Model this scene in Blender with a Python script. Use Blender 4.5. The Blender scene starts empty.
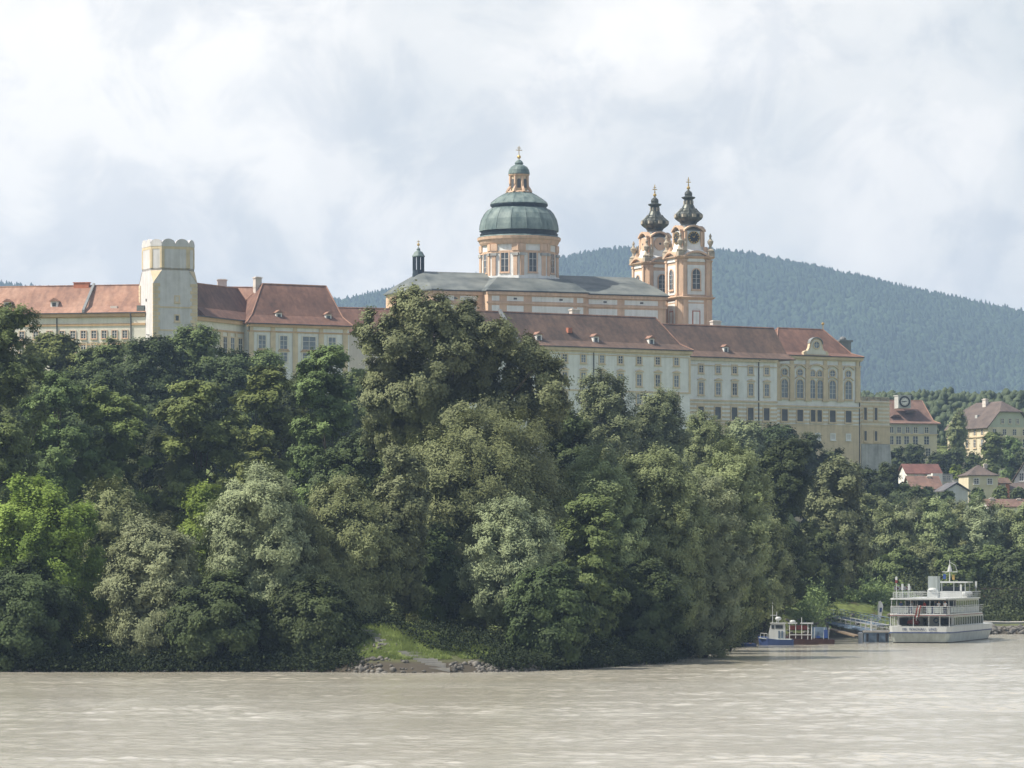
import bpy, bmesh, math, random
import numpy as np
from math import radians as R, sin, cos, pi, sqrt
from mathutils import Vector, Matrix

sc = bpy.context.scene
H, HY, F = 10.0, 569.0, 4000.0          # eye height over the river, horizon row, focal length in pixels

# ------------------------------------------------------------------ camera
cam = bpy.data.objects.new('camera', bpy.data.cameras.new('camera'))
sc.collection.objects.link(cam)
cam.location = (0, 0, H); cam.rotation_euler = (R(90), 0, 0)
cam.data.sensor_width = 36; cam.data.lens = 36 * F / 1024
cam.data.shift_y = (HY - 384) / 1024
cam.data.clip_start = 1; cam.data.clip_end = 20000
sc.camera = cam
# ------------------------------------------------------------------ sun and sky
SUN_EL = 51.0
SX, SY = -0.985, -0.17                  # towards the sun, on the ground plane
sun = bpy.data.objects.new('sun', bpy.data.lights.new('sun', 'SUN'))
sc.collection.objects.link(sun)
sun.data.energy = 5.0; sun.data.angle = R(0.53); sun.data.color = (1.0, 0.93, 0.82)
sdir = Vector((SX * cos(R(SUN_EL)), SY * cos(R(SUN_EL)), sin(R(SUN_EL))))
sun.rotation_euler = sdir.to_track_quat('Z', 'Y').to_euler()
world = bpy.data.worlds.new('World'); sc.world = world; world.use_nodes = True
def build_world():
    nt = world.node_tree; N = nt.nodes; L = nt.links; N.clear()
    out = N.new('ShaderNodeOutputWorld'); bg = N.new('ShaderNodeBackground'); bg.inputs[1].default_value = 0.1
    sky = N.new('ShaderNodeTexSky'); sky.sky_type = 'NISHITA'; sky.sun_disc = False
    sky.sun_elevation = R(SUN_EL); sky.sun_rotation = math.atan2(SX, SY); sky.air_density = 1.2; sky.dust_density = 2
    tc = N.new('ShaderNodeTexCoord')
    def mapping(sx, sz, off):
        m = N.new('ShaderNodeMapping'); m.inputs['Scale'].default_value = (sx, sx, sz); m.inputs['Location'].default_value = off
        L.new(tc.outputs['Generated'], m.inputs[0]); return m
    def noise(m, scale, det, ro, dist=0.0):
        n = N.new('ShaderNodeTexNoise'); n.inputs['Scale'].default_value = scale; n.inputs['Detail'].default_value = det
        n.inputs['Roughness'].default_value = ro; n.inputs['Distortion'].default_value = dist
        L.new(m.outputs[0], n.inputs['Vector']); return n
    def ramp(src, stops):
        r = N.new('ShaderNodeValToRGB'); e = r.color_ramp.elements
        while len(e) < len(stops): e.new(0.5)
        for k, (p, c) in enumerate(stops): e[k].position = p; e[k].color = (*c, 1) if len(c) == 3 else c
        r.color_ramp.interpolation = 'EASE'
        L.new(src, r.inputs[0]); return r
    def mix(f, a, b):
        m = N.new('ShaderNodeMix'); m.data_type = 'RGBA'
        L.new(f, m.inputs[0]); L.new(a, m.inputs[6]); L.new(b, m.inputs[7]); return m.outputs[2]
    big = noise(mapping(1, 1.05, (0.31, 0.0, 0.22)), 13, 10, 0.52, 0.3)
    mid = noise(mapping(1, 1.1, (2.3, 0.4, 1.1)), 34, 10, 0.58, 0.4)
    # cloud bodies: bright heads against blue-grey undersides
    body = ramp(big.outputs['Fac'], [(0.38, (7.1, 7.2, 7.2)), (0.46, (7.8, 7.75, 7.6)), (0.515, (8.6, 8.4, 8.15)), (0.60, (9.4, 9.1, 8.7))])
    tone = ramp(mid.outputs['Fac'], [(0.38, (0.88, 0.90, 0.925)), (0.58, (1.08, 1.07, 1.05))])
    mul = N.new('ShaderNodeMix'); mul.data_type = 'RGBA'; mul.blend_type = 'MULTIPLY'; mul.inputs[0].default_value = 1.0
    L.new(body.outputs[0], mul.inputs[6]); L.new(tone.outputs[0], mul.inputs[7])
    # a little clear sky between them
    hole = noise(mapping(1, 1.8, (5.1, 1.7, 3.0)), 5.5, 6, 0.5, 0.2)
    cov = ramp(hole.outputs['Fac'], [(0.28, (0.55, 0.55, 0.55)), (0.42, (1, 1, 1))])
    cc = N.new('ShaderNodeSeparateColor'); L.new(cov.outputs[0], cc.inputs[0])
    sx = N.new('ShaderNodeSeparateXYZ'); L.new(tc.outputs['Generated'], sx.inputs[0])      # clouds thin out overhead
    mr = N.new('ShaderNodeMapRange'); mr.inputs['From Min'].default_value = 0.2; mr.inputs['From Max'].default_value = 0.65; mr.inputs['To Min'].default_value = 1.0; mr.inputs['To Max'].default_value = 0.45
    L.new(sx.outputs[2], mr.inputs['Value'])
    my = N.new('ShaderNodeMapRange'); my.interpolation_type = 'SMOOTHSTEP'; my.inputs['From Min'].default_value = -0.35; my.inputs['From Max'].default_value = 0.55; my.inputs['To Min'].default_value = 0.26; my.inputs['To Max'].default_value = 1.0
    L.new(sx.outputs[1], my.inputs['Value'])                                                 # and are cut back behind the viewer, unseen, to dim the tree fronts
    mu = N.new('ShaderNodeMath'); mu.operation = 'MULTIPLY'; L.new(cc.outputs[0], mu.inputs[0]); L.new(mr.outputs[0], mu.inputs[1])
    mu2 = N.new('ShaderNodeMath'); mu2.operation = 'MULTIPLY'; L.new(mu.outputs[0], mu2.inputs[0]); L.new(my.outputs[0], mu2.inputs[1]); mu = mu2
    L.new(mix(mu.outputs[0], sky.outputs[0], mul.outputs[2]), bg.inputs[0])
    L.new(bg.outputs[0], out.inputs[0])
build_world()
sc.view_settings.view_transform = 'Standard'; sc.view_settings.look = 'None'
sc.view_settings.exposure = 0.38; sc.view_settings.gamma = 1.0
sc.render.engine = 'CYCLES'
sc.cycles.max_bounces = 5; sc.cycles.diffuse_bounces = 2; sc.cycles.glossy_bounces = 2; sc.cycles.transparent_max_bounces = 4
sc.cycles.volume_bounces = 0; sc.cycles.use_denoising = True; sc.cycles.caustics_reflective = False; sc.cycles.caustics_refractive = False
sc.render.threads_mode = 'AUTO'

# ------------------------------------------------------------------ helpers
C = sc.collection
def P(px, py, Y): return ((px - 512) / F * Y, Y, H + (HY - py) / F * Y)
def X_(px, Y): return (px - 512) / F * Y
def Z_(py, Y): return H + (HY - py) / F * Y

def tag(o, label=None, cat=None, group=None, kind=None):
    if label: o['label'] = label
    if cat: o['category'] = cat
    if group: o['group'] = group
    if kind: o['kind'] = kind
    return o
def thing(name, label, cat, loc=(0, 0, 0), rz=0.0, group=None):
    o = bpy.data.objects.new(name, None); C.objects.link(o)
    o.empty_display_size = 0.5
    o.location = loc; o.rotation_euler = (0, 0, rz)
    return tag(o, label, cat, group)
def inst(name, mesh, parent=None, loc=(0, 0, 0), rz=0.0):
    o = bpy.data.objects.new(name, mesh); C.objects.link(o); o.parent = parent
    o.location = loc; o.rotation_euler = (0, 0, rz); return o

class MB:
    def __init__(s): s.v = []; s.f = []; s.mi = []; s.m = 0; s.sm = []; s.smooth = False
    def add(s, vs, fs):
        b = len(s.v); s.v += [tuple(p) for p in vs]
        for f in fs: s.f.append([b + i for i in f]); s.mi.append(s.m); s.sm.append(s.smooth)
        return s
    def box(s, x0, x1, y0, y1, z0, z1):
        return s.add([(x0,y0,z0),(x1,y0,z0),(x1,y1,z0),(x0,y1,z0),(x0,y0,z1),(x1,y0,z1),(x1,y1,z1),(x0,y1,z1)],
                     [(0,3,2,1),(4,5,6,7),(0,1,5,4),(1,2,6,5),(2,3,7,6),(3,0,4,7)])
    def rings(s, rings, cap0=True, cap1=True):
        n = len(rings[0]); vs = [p for r in rings for p in r]; fs = []
        for k in range(len(rings) - 1):
            for i in range(n):
                j = (i + 1) % n; fs.append((k*n+i, k*n+j, (k+1)*n+j, (k+1)*n+i))
        if cap0: fs.append(tuple(range(n))[::-1])
        if cap1: fs.append(tuple((len(rings)-1)*n + i for i in range(n)))
        return s.add(vs, fs)
    def lathe(s, cx, cy, prof, n=16, rot=0.0, cap=True):
        rs = [[(cx + r*cos(rot + 2*pi*i/n), cy + r*sin(rot + 2*pi*i/n), z) for i in range(n)] for r, z in prof]
        return s.rings(rs, cap, cap)
    def prism_y(s, prof, y0, y1):            # profile in x,z extruded along y
        return s.rings([[(x, y0, z) for x, z in prof], [(x, y1, z) for x, z in prof]])
    def prism_x(s, prof, x0, x1):            # profile in y,z extruded along x
        return s.rings([[(x0, y, z) for y, z in prof], [(x1, y, z) for y, z in prof]])
    def prism_z(s, prof, z0, z1):
        return s.rings([[(x, y, z0) for x, y in prof], [(x, y, z1) for x, y in prof]])
    def tube(s, pts, rad, n=6):
        pts = [Vector(p) for p in pts]
        if not hasattr(rad, '__len__'): rad = [rad] * len(pts)
        rs = []
        for i, p in enumerate(pts):
            d = (pts[min(i+1, len(pts)-1)] - pts[max(i-1, 0)]).normalized()
            a = d.cross(Vector((0, 0, 1)));
            if a.length < 0.05: a = d.cross(Vector((1, 0, 0)))
            a.normalize(); b = d.cross(a)
            rs.append([tuple(p + (a*cos(2*pi*k/n) + b*sin(2*pi*k/n)) * rad[i]) for k in range(n)])
        return s.rings(rs)
    def ball(s, c, r, n=10, m=6):
        if not hasattr(r, '__len__'): r = (r, r, r)
        rs = [[(c[0] + r[0]*sin(pi*k/m)*cos(2*pi*i/n), c[1] + r[1]*sin(pi*k/m)*sin(2*pi*i/n), c[2] - r[2]*cos(pi*k/m)) for i in range(n)] for k in range(1, m)]
        return s.rings(rs)
    def mesh(s, name, mats):
        me = bpy.data.meshes.new(name); me.from_pydata(s.v, [], s.f)
        for m in (mats if isinstance(mats, (list, tuple)) else [mats]): me.materials.append(m)
        me.polygons.foreach_set('material_index', s.mi); me.polygons.foreach_set('use_smooth', s.sm)
        bm = bmesh.new(); bm.from_mesh(me); bmesh.ops.recalc_face_normals(bm, faces=bm.faces); bm.to_mesh(me); bm.free()
        me.update(); return me
    def build(s, name, mats, parent=None, loc=(0, 0, 0), rz=0.0):
        return inst(name, s.mesh(name, mats), parent, loc, rz)

def arch(w, h, n=8):                         # arched outline in x,z, base at z=0
    r = w / 2; pts = [(-r, 0), (r, 0)]
    for k in range(n + 1):
        a = pi * k / n; pts.append((r * cos(a), h - r + r * sin(a)))
    return pts
def seg_arch(w, rise, th, n=8):              # a curved band
    up = [(-w/2 + w*k/n, rise * sin(pi*k/n)) for k in range(n + 1)]
    return up + [(x, z + th) for x, z in reversed(up)]

# ------------------------------------------------------------------ materials
def mat(name, col, rough=0.85, var=0.12, scale=0.5, col2=None, bump=0.0, bscale=None, metal=0.0, spec=0.3, stretch=(1, 1, 1), streak=0.0, attr=None):
    m = bpy.data.materials.new(name); m.use_nodes = True; nt = m.node_tree; N = nt.nodes; L = nt.links
    b = N['Principled BSDF']; b.inputs['Roughness'].default_value = rough; b.inputs['Metallic'].default_value = metal
    b.inputs['Specular IOR Level'].default_value = spec
    tc = N.new('ShaderNodeTexCoord'); mp = N.new('ShaderNodeMapping'); mp.inputs['Scale'].default_value = stretch
    L.new(tc.outputs['Object'], mp.inputs[0])
    n = N.new('ShaderNodeTexNoise'); n.inputs['Scale'].default_value = scale; n.inputs['Detail'].default_value = 7; n.inputs['Roughness'].default_value = 0.62
    L.new(mp.outputs[0], n.inputs['Vector'])
    r = N.new('ShaderNodeValToRGB'); e = r.color_ramp.elements
    c2 = col2 or [min(1, c * (1 + var)) for c in col]; c1 = [c * (1 - var) for c in col] if not col2 else col
    e[0].position = 0.36; e[0].color = (*c1, 1); e[1].position = 0.64; e[1].color = (*c2, 1)
    L.new(n.outputs['Fac'], r.inputs[0]); src = r.outputs[0]
    if streak:                               # rain streaks: long in z
        mp2 = N.new('ShaderNodeMapping'); mp2.inputs['Scale'].default_value = (1.6, 1.6, 0.10); L.new(tc.outputs['Object'], mp2.inputs[0])
        n2 = N.new('ShaderNodeTexNoise'); n2.inputs['Scale'].default_value = 0.9; n2.inputs['Detail'].default_value = 6
        L.new(mp2.outputs[0], n2.inputs['Vector'])
        r2 = N.new('ShaderNodeValToRGB'); r2.color_ramp.elements[0].position = 0.32; r2.color_ramp.elements[1].position = 0.58
        k = 1 - streak; r2.color_ramp.elements[0].color = (k, k, k * 0.97, 1); r2.color_ramp.elements[1].color = (1, 1, 1, 1)
        L.new(n2.outputs['Fac'], r2.inputs[0])
        mx = N.new('ShaderNodeMix'); mx.data_type = 'RGBA'; mx.blend_type = 'MULTIPLY'; mx.inputs[0].default_value = 1
        L.new(src, mx.inputs[6]); L.new(r2.outputs[0], mx.inputs[7]); src = mx.outputs[2]
    L.new(src, b.inputs['Base Color'])
    if bump:
        bn = N.new('ShaderNodeTexNoise'); bn.inputs['Scale'].default_value = bscale or scale * 6; bn.inputs['Detail'].default_value = 4
        L.new(mp.outputs[0], bn.inputs['Vector'])
        bp = N.new('ShaderNodeBump'); bp.inputs['Strength'].default_value = bump; bp.inputs['Distance'].default_value = 0.1
        L.new(bn.outputs['Fac'], bp.inputs['Height']); L.new(bp.outputs[0], b.inputs['Normal'])
    return m

def tile_mat(name, c1, c2, c3):              # clay roof tiles: courses, odd dark and replaced tiles, patches of soot
    m = bpy.data.materials.new(name); m.use_nodes = True; nt = m.node_tree; N = nt.nodes; L = nt.links
    b = N['Principled BSDF']; b.inputs['Roughness'].default_value = 0.85; b.inputs['Specular IOR Level'].default_value = 0.25
    tc = N.new('ShaderNodeTexCoord')
    def noise(sc_, det, st=(1, 1, 1), ro=0.6):
        mp = N.new('ShaderNodeMapping'); mp.inputs['Scale'].default_value = st; L.new(tc.outputs['Object'], mp.inputs[0])
        n = N.new('ShaderNodeTexNoise'); n.inputs['Scale'].default_value = sc_; n.inputs['Detail'].default_value = det; n.inputs['Roughness'].default_value = ro
        L.new(mp.outputs[0], n.inputs['Vector']); return n
    n1 = noise(0.10, 6); n2 = noise(1.3, 5, (1, 1, 0.6), 0.7); n3 = noise(0.35, 5, (2.2, 1, 0.25))
    r = N.new('ShaderNodeValToRGB'); e = r.color_ramp.elements; e.new(0.5)
    for k, (p, c) in enumerate([(0.34, c1), (0.5, c2), (0.66, c3)]): e[k].position = p; e[k].color = (*c, 1)
    ad = N.new('ShaderNodeMath'); ad.operation = 'MULTIPLY_ADD'; ad.inputs[1].default_value = 0.45; L.new(n2.outputs['Fac'], ad.inputs[0])
    ad2 = N.new('ShaderNodeMath'); ad2.operation = 'MULTIPLY'; ad2.inputs[1].default_value = 0.55; L.new(n1.outputs['Fac'], ad2.inputs[0])
    L.new(ad2.outputs[0], ad.inputs[2]); L.new(ad.outputs[0], r.inputs[0])
    mx = N.new('ShaderNodeMix'); mx.data_type = 'RGBA'; mx.blend_type = 'MULTIPLY'; mx.inputs[0].default_value = 1
    r3 = N.new('ShaderNodeValToRGB'); r3.color_ramp.elements[0].position = 0.36; r3.color_ramp.elements[0].color = (0.78, 0.78, 0.8, 1)
    r3.color_ramp.elements[1].position = 0.6; r3.color_ramp.elements[1].color = (1.08, 1.06, 1.04, 1)
    L.new(n3.outputs['Fac'], r3.inputs[0]); L.new(r.outputs[0], mx.inputs[6]); L.new(r3.outputs[0], mx.inputs[7]); L.new(mx.outputs[2], b.inputs['Base Color'])
    w = N.new('ShaderNodeTexWave'); w.wave_type = 'BANDS'; w.bands_direction = 'Z'; w.inputs['Scale'].default_value = 1.4; w.inputs['Distortion'].default_value = 0.4
    L.new(tc.outputs['Object'], w.inputs['Vector'])
    bp = N.new('ShaderNodeBump'); bp.inputs['Strength'].default_value = 0.35; bp.inputs['Distance'].default_value = 0.06
    L.new(w.outputs['Fac'], bp.inputs['Height']); L.new(bp.outputs[0], b.inputs['Normal'])
    return m

def leaf_mat(name, dark, light, trans=0.25, rough=0.5, spec=0.35):
    m = bpy.data.materials.new(name); m.use_nodes = True; nt = m.node_tree; N = nt.nodes; L = nt.links
    b = N['Principled BSDF']; b.inputs['Roughness'].default_value = rough; b.inputs['Specular IOR Level'].default_value = spec
    at = N.new('ShaderNodeAttribute'); at.attribute_name = 'tint'
    oi = N.new('ShaderNodeObjectInfo')
    hs = N.new('ShaderNodeHueSaturation')
    r = N.new('ShaderNodeValToRGB'); e = r.color_ramp.elements
    e[0].position = 0.0; e[0].color = (*dark, 1); e[1].position = 1.0; e[1].color = (*light, 1)
    L.new(at.outputs['Fac'], r.inputs[0]); L.new(r.outputs[0], hs.inputs['Color'])
    v = N.new('ShaderNodeMath'); v.operation = 'MULTIPLY_ADD'; v.inputs[1].default_value = 0.30; v.inputs[2].default_value = 0.85; L.new(oi.outputs['Random'], v.inputs[0]); L.new(v.outputs[0], hs.inputs['Value'])
    h = N.new('ShaderNodeMath'); h.operation = 'MULTIPLY_ADD'; h.inputs[1].default_value = 0.03; h.inputs[2].default_value = 0.485; L.new(oi.outputs['Random'], h.inputs[0]); L.new(h.outputs[0], hs.inputs['Hue'])
    L.new(hs.outputs[0], b.inputs['Base Color'])
    tr = N.new('ShaderNodeBsdfTranslucent'); mx = N.new('ShaderNodeMixShader'); mx.inputs[0].default_value = trans
    L.new(hs.outputs[0], tr.inputs[0]); L.new(b.outputs[0], mx.inputs[1]); L.new(tr.outputs[0], mx.inputs[2])
    L.new(mx.outputs[0], N['Material Output'].inputs[0])
    return m

M = dict(
    cream=mat('cream stucco', (0.74, 0.70, 0.60), var=0.06, streak=0.10),
    white=mat('white stucco', (0.80, 0.80, 0.77), var=0.06, streak=0.12),
    ochre=mat('ochre stucco', (0.66, 0.54, 0.37), var=0.10, streak=0.12),
    ochre_deep=mat('deep ochre stucco', (0.58, 0.39, 0.22), var=0.10, streak=0.10),
    orange=mat('apricot stucco', (0.67, 0.47, 0.33), var=0.10, streak=0.15),
    towerwhite=mat('tower stucco', (0.62, 0.60, 0.60), var=0.08, streak=0.15),
    stone=mat('grey plaster', (0.42, 0.42, 0.40), var=0.18, scale=0.4, streak=0.2),
    lead=mat('lead flashing', (0.20, 0.21, 0.21), rough=0.6, var=0.2),
    gutter=mat('dark gutter', (0.07, 0.07, 0.075), rough=0.6),
    glass=mat('window glass', (0.05, 0.06, 0.07), rough=0.12, spec=0.6, var=0.3, scale=0.8),
    glassl=mat('pale window glass', (0.16, 0.19, 0.22), rough=0.15, spec=0.6, var=0.3, scale=0.8),
    bar=mat('painted glazing bars', (0.62, 0.60, 0.56), var=0.05),
    shutter=mat('dark shutter', (0.10, 0.105, 0.11), rough=0.7, var=0.2),
    copper=mat('green copper', (0.075, 0.115, 0.115), rough=0.6, col2=(0.215, 0.27, 0.25), scale=0.55, stretch=(1, 1, 0.35), bump=0.2),
    copperd=mat('dark copper', (0.010, 0.018, 0.028), rough=0.6, col2=(0.026, 0.045, 0.058), scale=0.9),
    coproof=mat('weathered copper roof', (0.075, 0.09, 0.09), rough=0.6, col2=(0.19, 0.205, 0.19), scale=0.16, stretch=(1, 1, 2), bump=0.2),
    helm=mat('black gilded helm', (0.035, 0.042, 0.042), rough=0.42, col2=(0.12, 0.125, 0.10), scale=0.9, metal=0.3),
    gold=mat('gilding', (0.62, 0.42, 0.14), rough=0.35, metal=0.7),
    statue=mat('weathered sandstone', (0.40, 0.35, 0.27), var=0.3, scale=1.5),
    brick=mat('chimney plaster', (0.62, 0.56, 0.50), var=0.12, scale=1.2),
    clayred=mat('clay red trim', (0.45, 0.17, 0.10), var=0.2),
    tile_lit=tile_mat('clay tiles', (0.24, 0.14, 0.105), (0.34, 0.20, 0.145), (0.44, 0.28, 0.205)),  # palest of the roof tile tones
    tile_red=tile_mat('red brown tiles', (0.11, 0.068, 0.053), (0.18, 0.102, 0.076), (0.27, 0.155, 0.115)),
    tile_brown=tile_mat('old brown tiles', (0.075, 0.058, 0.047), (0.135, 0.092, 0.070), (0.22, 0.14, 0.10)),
    bark=mat('bark', (0.09, 0.075, 0.055), var=0.35, scale=2, bump=0.6),
    barkpale=mat('pale bark', (0.19, 0.175, 0.14), var=0.35, scale=2, bump=0.6),
    shipwhite=mat('ship white paint', (0.56, 0.575, 0.565), rough=0.35, var=0.05, streak=0.12),
    shiphull=mat('grey white hull paint', (0.38, 0.42, 0.41), rough=0.4, var=0.12, streak=0.25),
    navy=mat('navy paint', (0.035, 0.06, 0.16), rough=0.5),
    blue=mat('blue cloth', (0.035, 0.075, 0.24), rough=0.8),
    bluegrey=mat('blue grey paint', (0.12, 0.17, 0.23), rough=0.6, var=0.3, scale=1),
    redp=mat('red paint', (0.20, 0.045, 0.038), rough=0.6, var=0.25),
    maroon=mat('rust red hull', (0.055, 0.025, 0.022), rough=0.6, var=0.3),
    black=mat('black paint', (0.02, 0.02, 0.022), rough=0.5),
    wood=mat('weathered timber', (0.20, 0.15, 0.10), var=0.3, scale=1.5),
    steel=mat('galvanised steel', (0.42, 0.43, 0.43), rough=0.5, metal=0.3),
    rust=mat('rusty lattice steel', (0.12, 0.09, 0.065), rough=0.85, var=0.3, scale=0.8),
    rock=mat('riprap stone', (0.05, 0.048, 0.042), var=0.5, scale=0.7, bump=0.8, col2=(0.23, 0.215, 0.19)),
    concrete=mat('concrete', (0.34, 0.325, 0.29), var=0.15, scale=0.8),
    skin=mat('skin', (0.50, 0.30, 0.21), var=0.05), hair=mat('brown hair', (0.06, 0.035, 0.02)),
    shirt_w=mat('white shirt', (0.75, 0.75, 0.74), var=0.03), shirt_b=mat('blue shirt', (0.06, 0.10, 0.24)),
    shirt_r=mat('red shirt', (0.40, 0.06, 0.05)), trousers=mat('dark trousers', (0.05, 0.055, 0.07)),
    house_y=mat('yellow house plaster', (0.66, 0.59, 0.43), var=0.07, streak=0.08),
    house_g=mat('grey plaster wall', (0.46, 0.46, 0.43), var=0.08, streak=0.08),
    house_w=mat('white house plaster', (0.74, 0.72, 0.68), var=0.06, streak=0.08),
    house_p=mat('pale green plaster', (0.50, 0.52, 0.42), var=0.06),
    willow=leaf_mat('willow leaves', (0.117, 0.141, 0.059), (0.316, 0.361, 0.165), 0.12, 0.65, 0.14),
    silver=leaf_mat('silver willow leaves', (0.163, 0.191, 0.100), (0.347, 0.397, 0.215), 0.12, 0.65, 0.14),
    poplar=leaf_mat('poplar leaves', (0.087, 0.107, 0.050), (0.260, 0.299, 0.146), 0.12, 0.65, 0.14),
    chestnut=leaf_mat('chestnut leaves', (0.092, 0.118, 0.035), (0.219, 0.268, 0.083), 0.15, 0.65, 0.14),
    ash=leaf_mat('ash leaves', (0.069, 0.098, 0.033), (0.199, 0.258, 0.092), 0.15, 0.65, 0.14),
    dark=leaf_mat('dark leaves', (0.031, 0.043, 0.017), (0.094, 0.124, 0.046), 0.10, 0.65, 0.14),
    lime=leaf_mat('lime leaves', (0.102, 0.155, 0.029), (0.326, 0.413, 0.092), 0.35, 0.65, 0.14),
    conifer=leaf_mat('hill forest', (0.026, 0.042, 0.024), (0.052, 0.078, 0.036), 0.0, 0.8, 0.1),
    tile_town=tile_mat('town roof tiles', (0.13, 0.085, 0.07), (0.19, 0.12, 0.095), (0.26, 0.16, 0.125)),
    tile_grey=tile_mat('grey brown tiles', (0.085, 0.07, 0.063), (0.125, 0.10, 0.088), (0.17, 0.13, 0.11)),  # solid black blocks standing in for the shade inside the open bays
    grassm=mat('bank grass', (0.075, 0.115, 0.025), col2=(0.17, 0.23, 0.05), scale=0.9, var=0.3, bump=0.6),
)

# ------------------------------------------------------------------ water

# ------------------------------------------------------------------ ground
def interp(x, pts): return np.interp(x, [p[0] for p in pts], [p[1] for p in pts])
SHORE = [(-2500, 380), (-300, 384), (-60, 388), (-22, 389), (-15, 386.5), (-8, 385), (-2, 388), (1, 390), (8, 404), (15, 421), (21, 465), (24.5, 485), (27, 507), (32, 531), (41, 545),
         (44, 558), (46.5, 586), (60, 600), (74, 612), (120, 640), (2500, 660)]
def vnoise(x, y, s, seed=0):
    x = np.asarray(x, float) / s + seed * 17.3; y = np.asarray(y, float) / s + seed * 9.1
    xi = np.floor(x); yi = np.floor(y); fx = x - xi; fy = y - yi
    fx = fx*fx*(3-2*fx); fy = fy*fy*(3-2*fy)
    def h(a, b): return np.modf(np.abs(np.sin(a*127.1 + b*311.7) * 43758.5453))[0]
    return (h(xi, yi)*(1-fx) + h(xi+1, yi)*fx)*(1-fy) + (h(xi, yi+1)*(1-fx) + h(xi+1, yi+1)*fx)*fy
def ground_z(x, y):
    x = np.asarray(x, float); y = np.asarray(y, float)
    s = np.interp(x, [p[0] for p in SHORE], [p[1] for p in SHORE]); t = y - s
    bank = np.interp(t, [-8, -1.5, 0, 2.5, 9, 20, 60], [-3.0, -0.8, 0.05, 0.5, 1.2, 2.4, 5.0])
    quay = np.interp(t, [-8, -1.5, 0, 3, 12, 22, 60], [-3.0, -0.6, 0.1, 1.2, 4.4, 5.2, 5.4])   # sloping landing bank
    low = np.interp(t, [-8, -1.5, 0, 2, 10, 40], [-3.0, -0.6, 0.1, 0.9, 1.4, 2.4])
    wq = np.clip((x - 27) / 4, 0, 1); wl = np.clip((x - 62) / 6, 0, 1)
    lawn = np.interp(t, [-8, -1.5, 0, 1.5, 12, 20, 60], [-3.0, -0.8, 0.05, .9, 4.4, 4.8, 5.0]) * np.interp(x, [-17, -13, -7, 0, 4, 8], [1, 1, .72, .42, .6, 1])
    wn = np.clip((x + 18) / 3, 0, 1) * np.clip((8 - x) / 3, 0, 1); bank = bank * (1 - wn) + lawn * wn
    b = bank * (1 - wq) + quay * wq; b = b * (1 - wl) + low * wl
    hill = np.interp(y, [600, 650, 760, 860, 980, 1100, 1300, 1600, 2200, 4500], [0, 5, 26, 30, 30, 36, 56, 68, 45, 20])
    hill_r = np.interp(y, [680, 760, 860, 960, 1010, 1100, 1300, 1600, 2200, 4500], [0, 4, 13, 22, 25, 33, 56, 68, 45, 20])
    wr = np.clip((x - 47) / 12, 0, 1)
    hh = hill * (1 - wr) + hill_r * wr
    n = (vnoise(x, y, 6, 1) - .5) * 0.5 + (vnoise(x, y, 1.7, 2) - .5) * 0.25
    return b + hh + n * np.clip(t / 3, 0.15, 1)
def build_ground():
    xs = np.concatenate([np.arange(-2600, -200, 60), np.arange(-200, -75, 5), np.arange(-75, 110, 0.9), np.arange(110, 260, 5), np.arange(260, 2601, 60)])
    ys = np.concatenate([np.arange(372, 440, 0.8), np.arange(440, 640, 2.0), np.arange(640, 1200, 8), np.arange(1200, 7600, 60)])
    gx, gy = np.meshgrid(xs, ys); gz = ground_z(gx, gy)
    me = grid_mesh('ground', gx, gy, gz)
    m = bpy.data.materials.new('bank earth and grass'); m.use_nodes = True; nt = m.node_tree; N = nt.nodes; L = nt.links
    b = N['Principled BSDF']; b.inputs['Roughness'].default_value = 0.95; b.inputs['Specular IOR Level'].default_value = 0.1
    tc = N.new('ShaderNodeTexCoord'); n = N.new('ShaderNodeTexNoise'); n.inputs['Scale'].default_value = 0.5; n.inputs['Detail'].default_value = 8
    n.inputs['Roughness'].default_value = 0.7
    L.new(tc.outputs['Object'], n.inputs['Vector'])
    r = N.new('ShaderNodeValToRGB'); e = r.color_ramp.elements; e.new(0.5)
    e[0].position = 0.36; e[0].color = (0.09, 0.075, 0.045, 1); e[1].position = 0.44; e[1].color = (0.10, 0.125, 0.04, 1); e[2].position = 0.66; e[2].color = (0.20, 0.24, 0.08, 1)
    L.new(n.outputs['Fac'], r.inputs[0])
    sx = N.new('ShaderNodeSeparateXYZ'); L.new(tc.outputs['Object'], sx.inputs[0])      # bare mud along the waterline
    mr = N.new('ShaderNodeMapRange'); mr.inputs['From Min'].default_value = 0.8; mr.inputs['From Max'].default_value = 1.7; L.new(sx.outputs[2], mr.inputs['Value'])
    mx = N.new('ShaderNodeMix'); mx.data_type = 'RGBA'; mx.inputs[6].default_value = (0.075, 0.065, 0.05, 1)
    L.new(mr.outputs[0], mx.inputs[0]); L.new(r.outputs[0], mx.inputs[7]); L.new(mx.outputs[2], b.inputs['Base Color'])
    me.materials.append(m)
    tag(inst('ground', me), 'river bank and rising ground under the abbey', None, None, 'structure')
def grid_mesh(name, gx, gy, gz):
    h, w = gx.shape; v = np.stack([gx, gy, gz], -1).reshape(-1, 3)
    i = np.arange(h*w).reshape(h, w)
    f = np.stack([i[:-1, :-1], i[:-1, 1:], i[1:, 1:], i[1:, :-1]], -1).reshape(-1, 4)
    me = np_mesh(name, v, f); me.polygons.foreach_set('use_smooth', [True]*len(f)); return me
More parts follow.
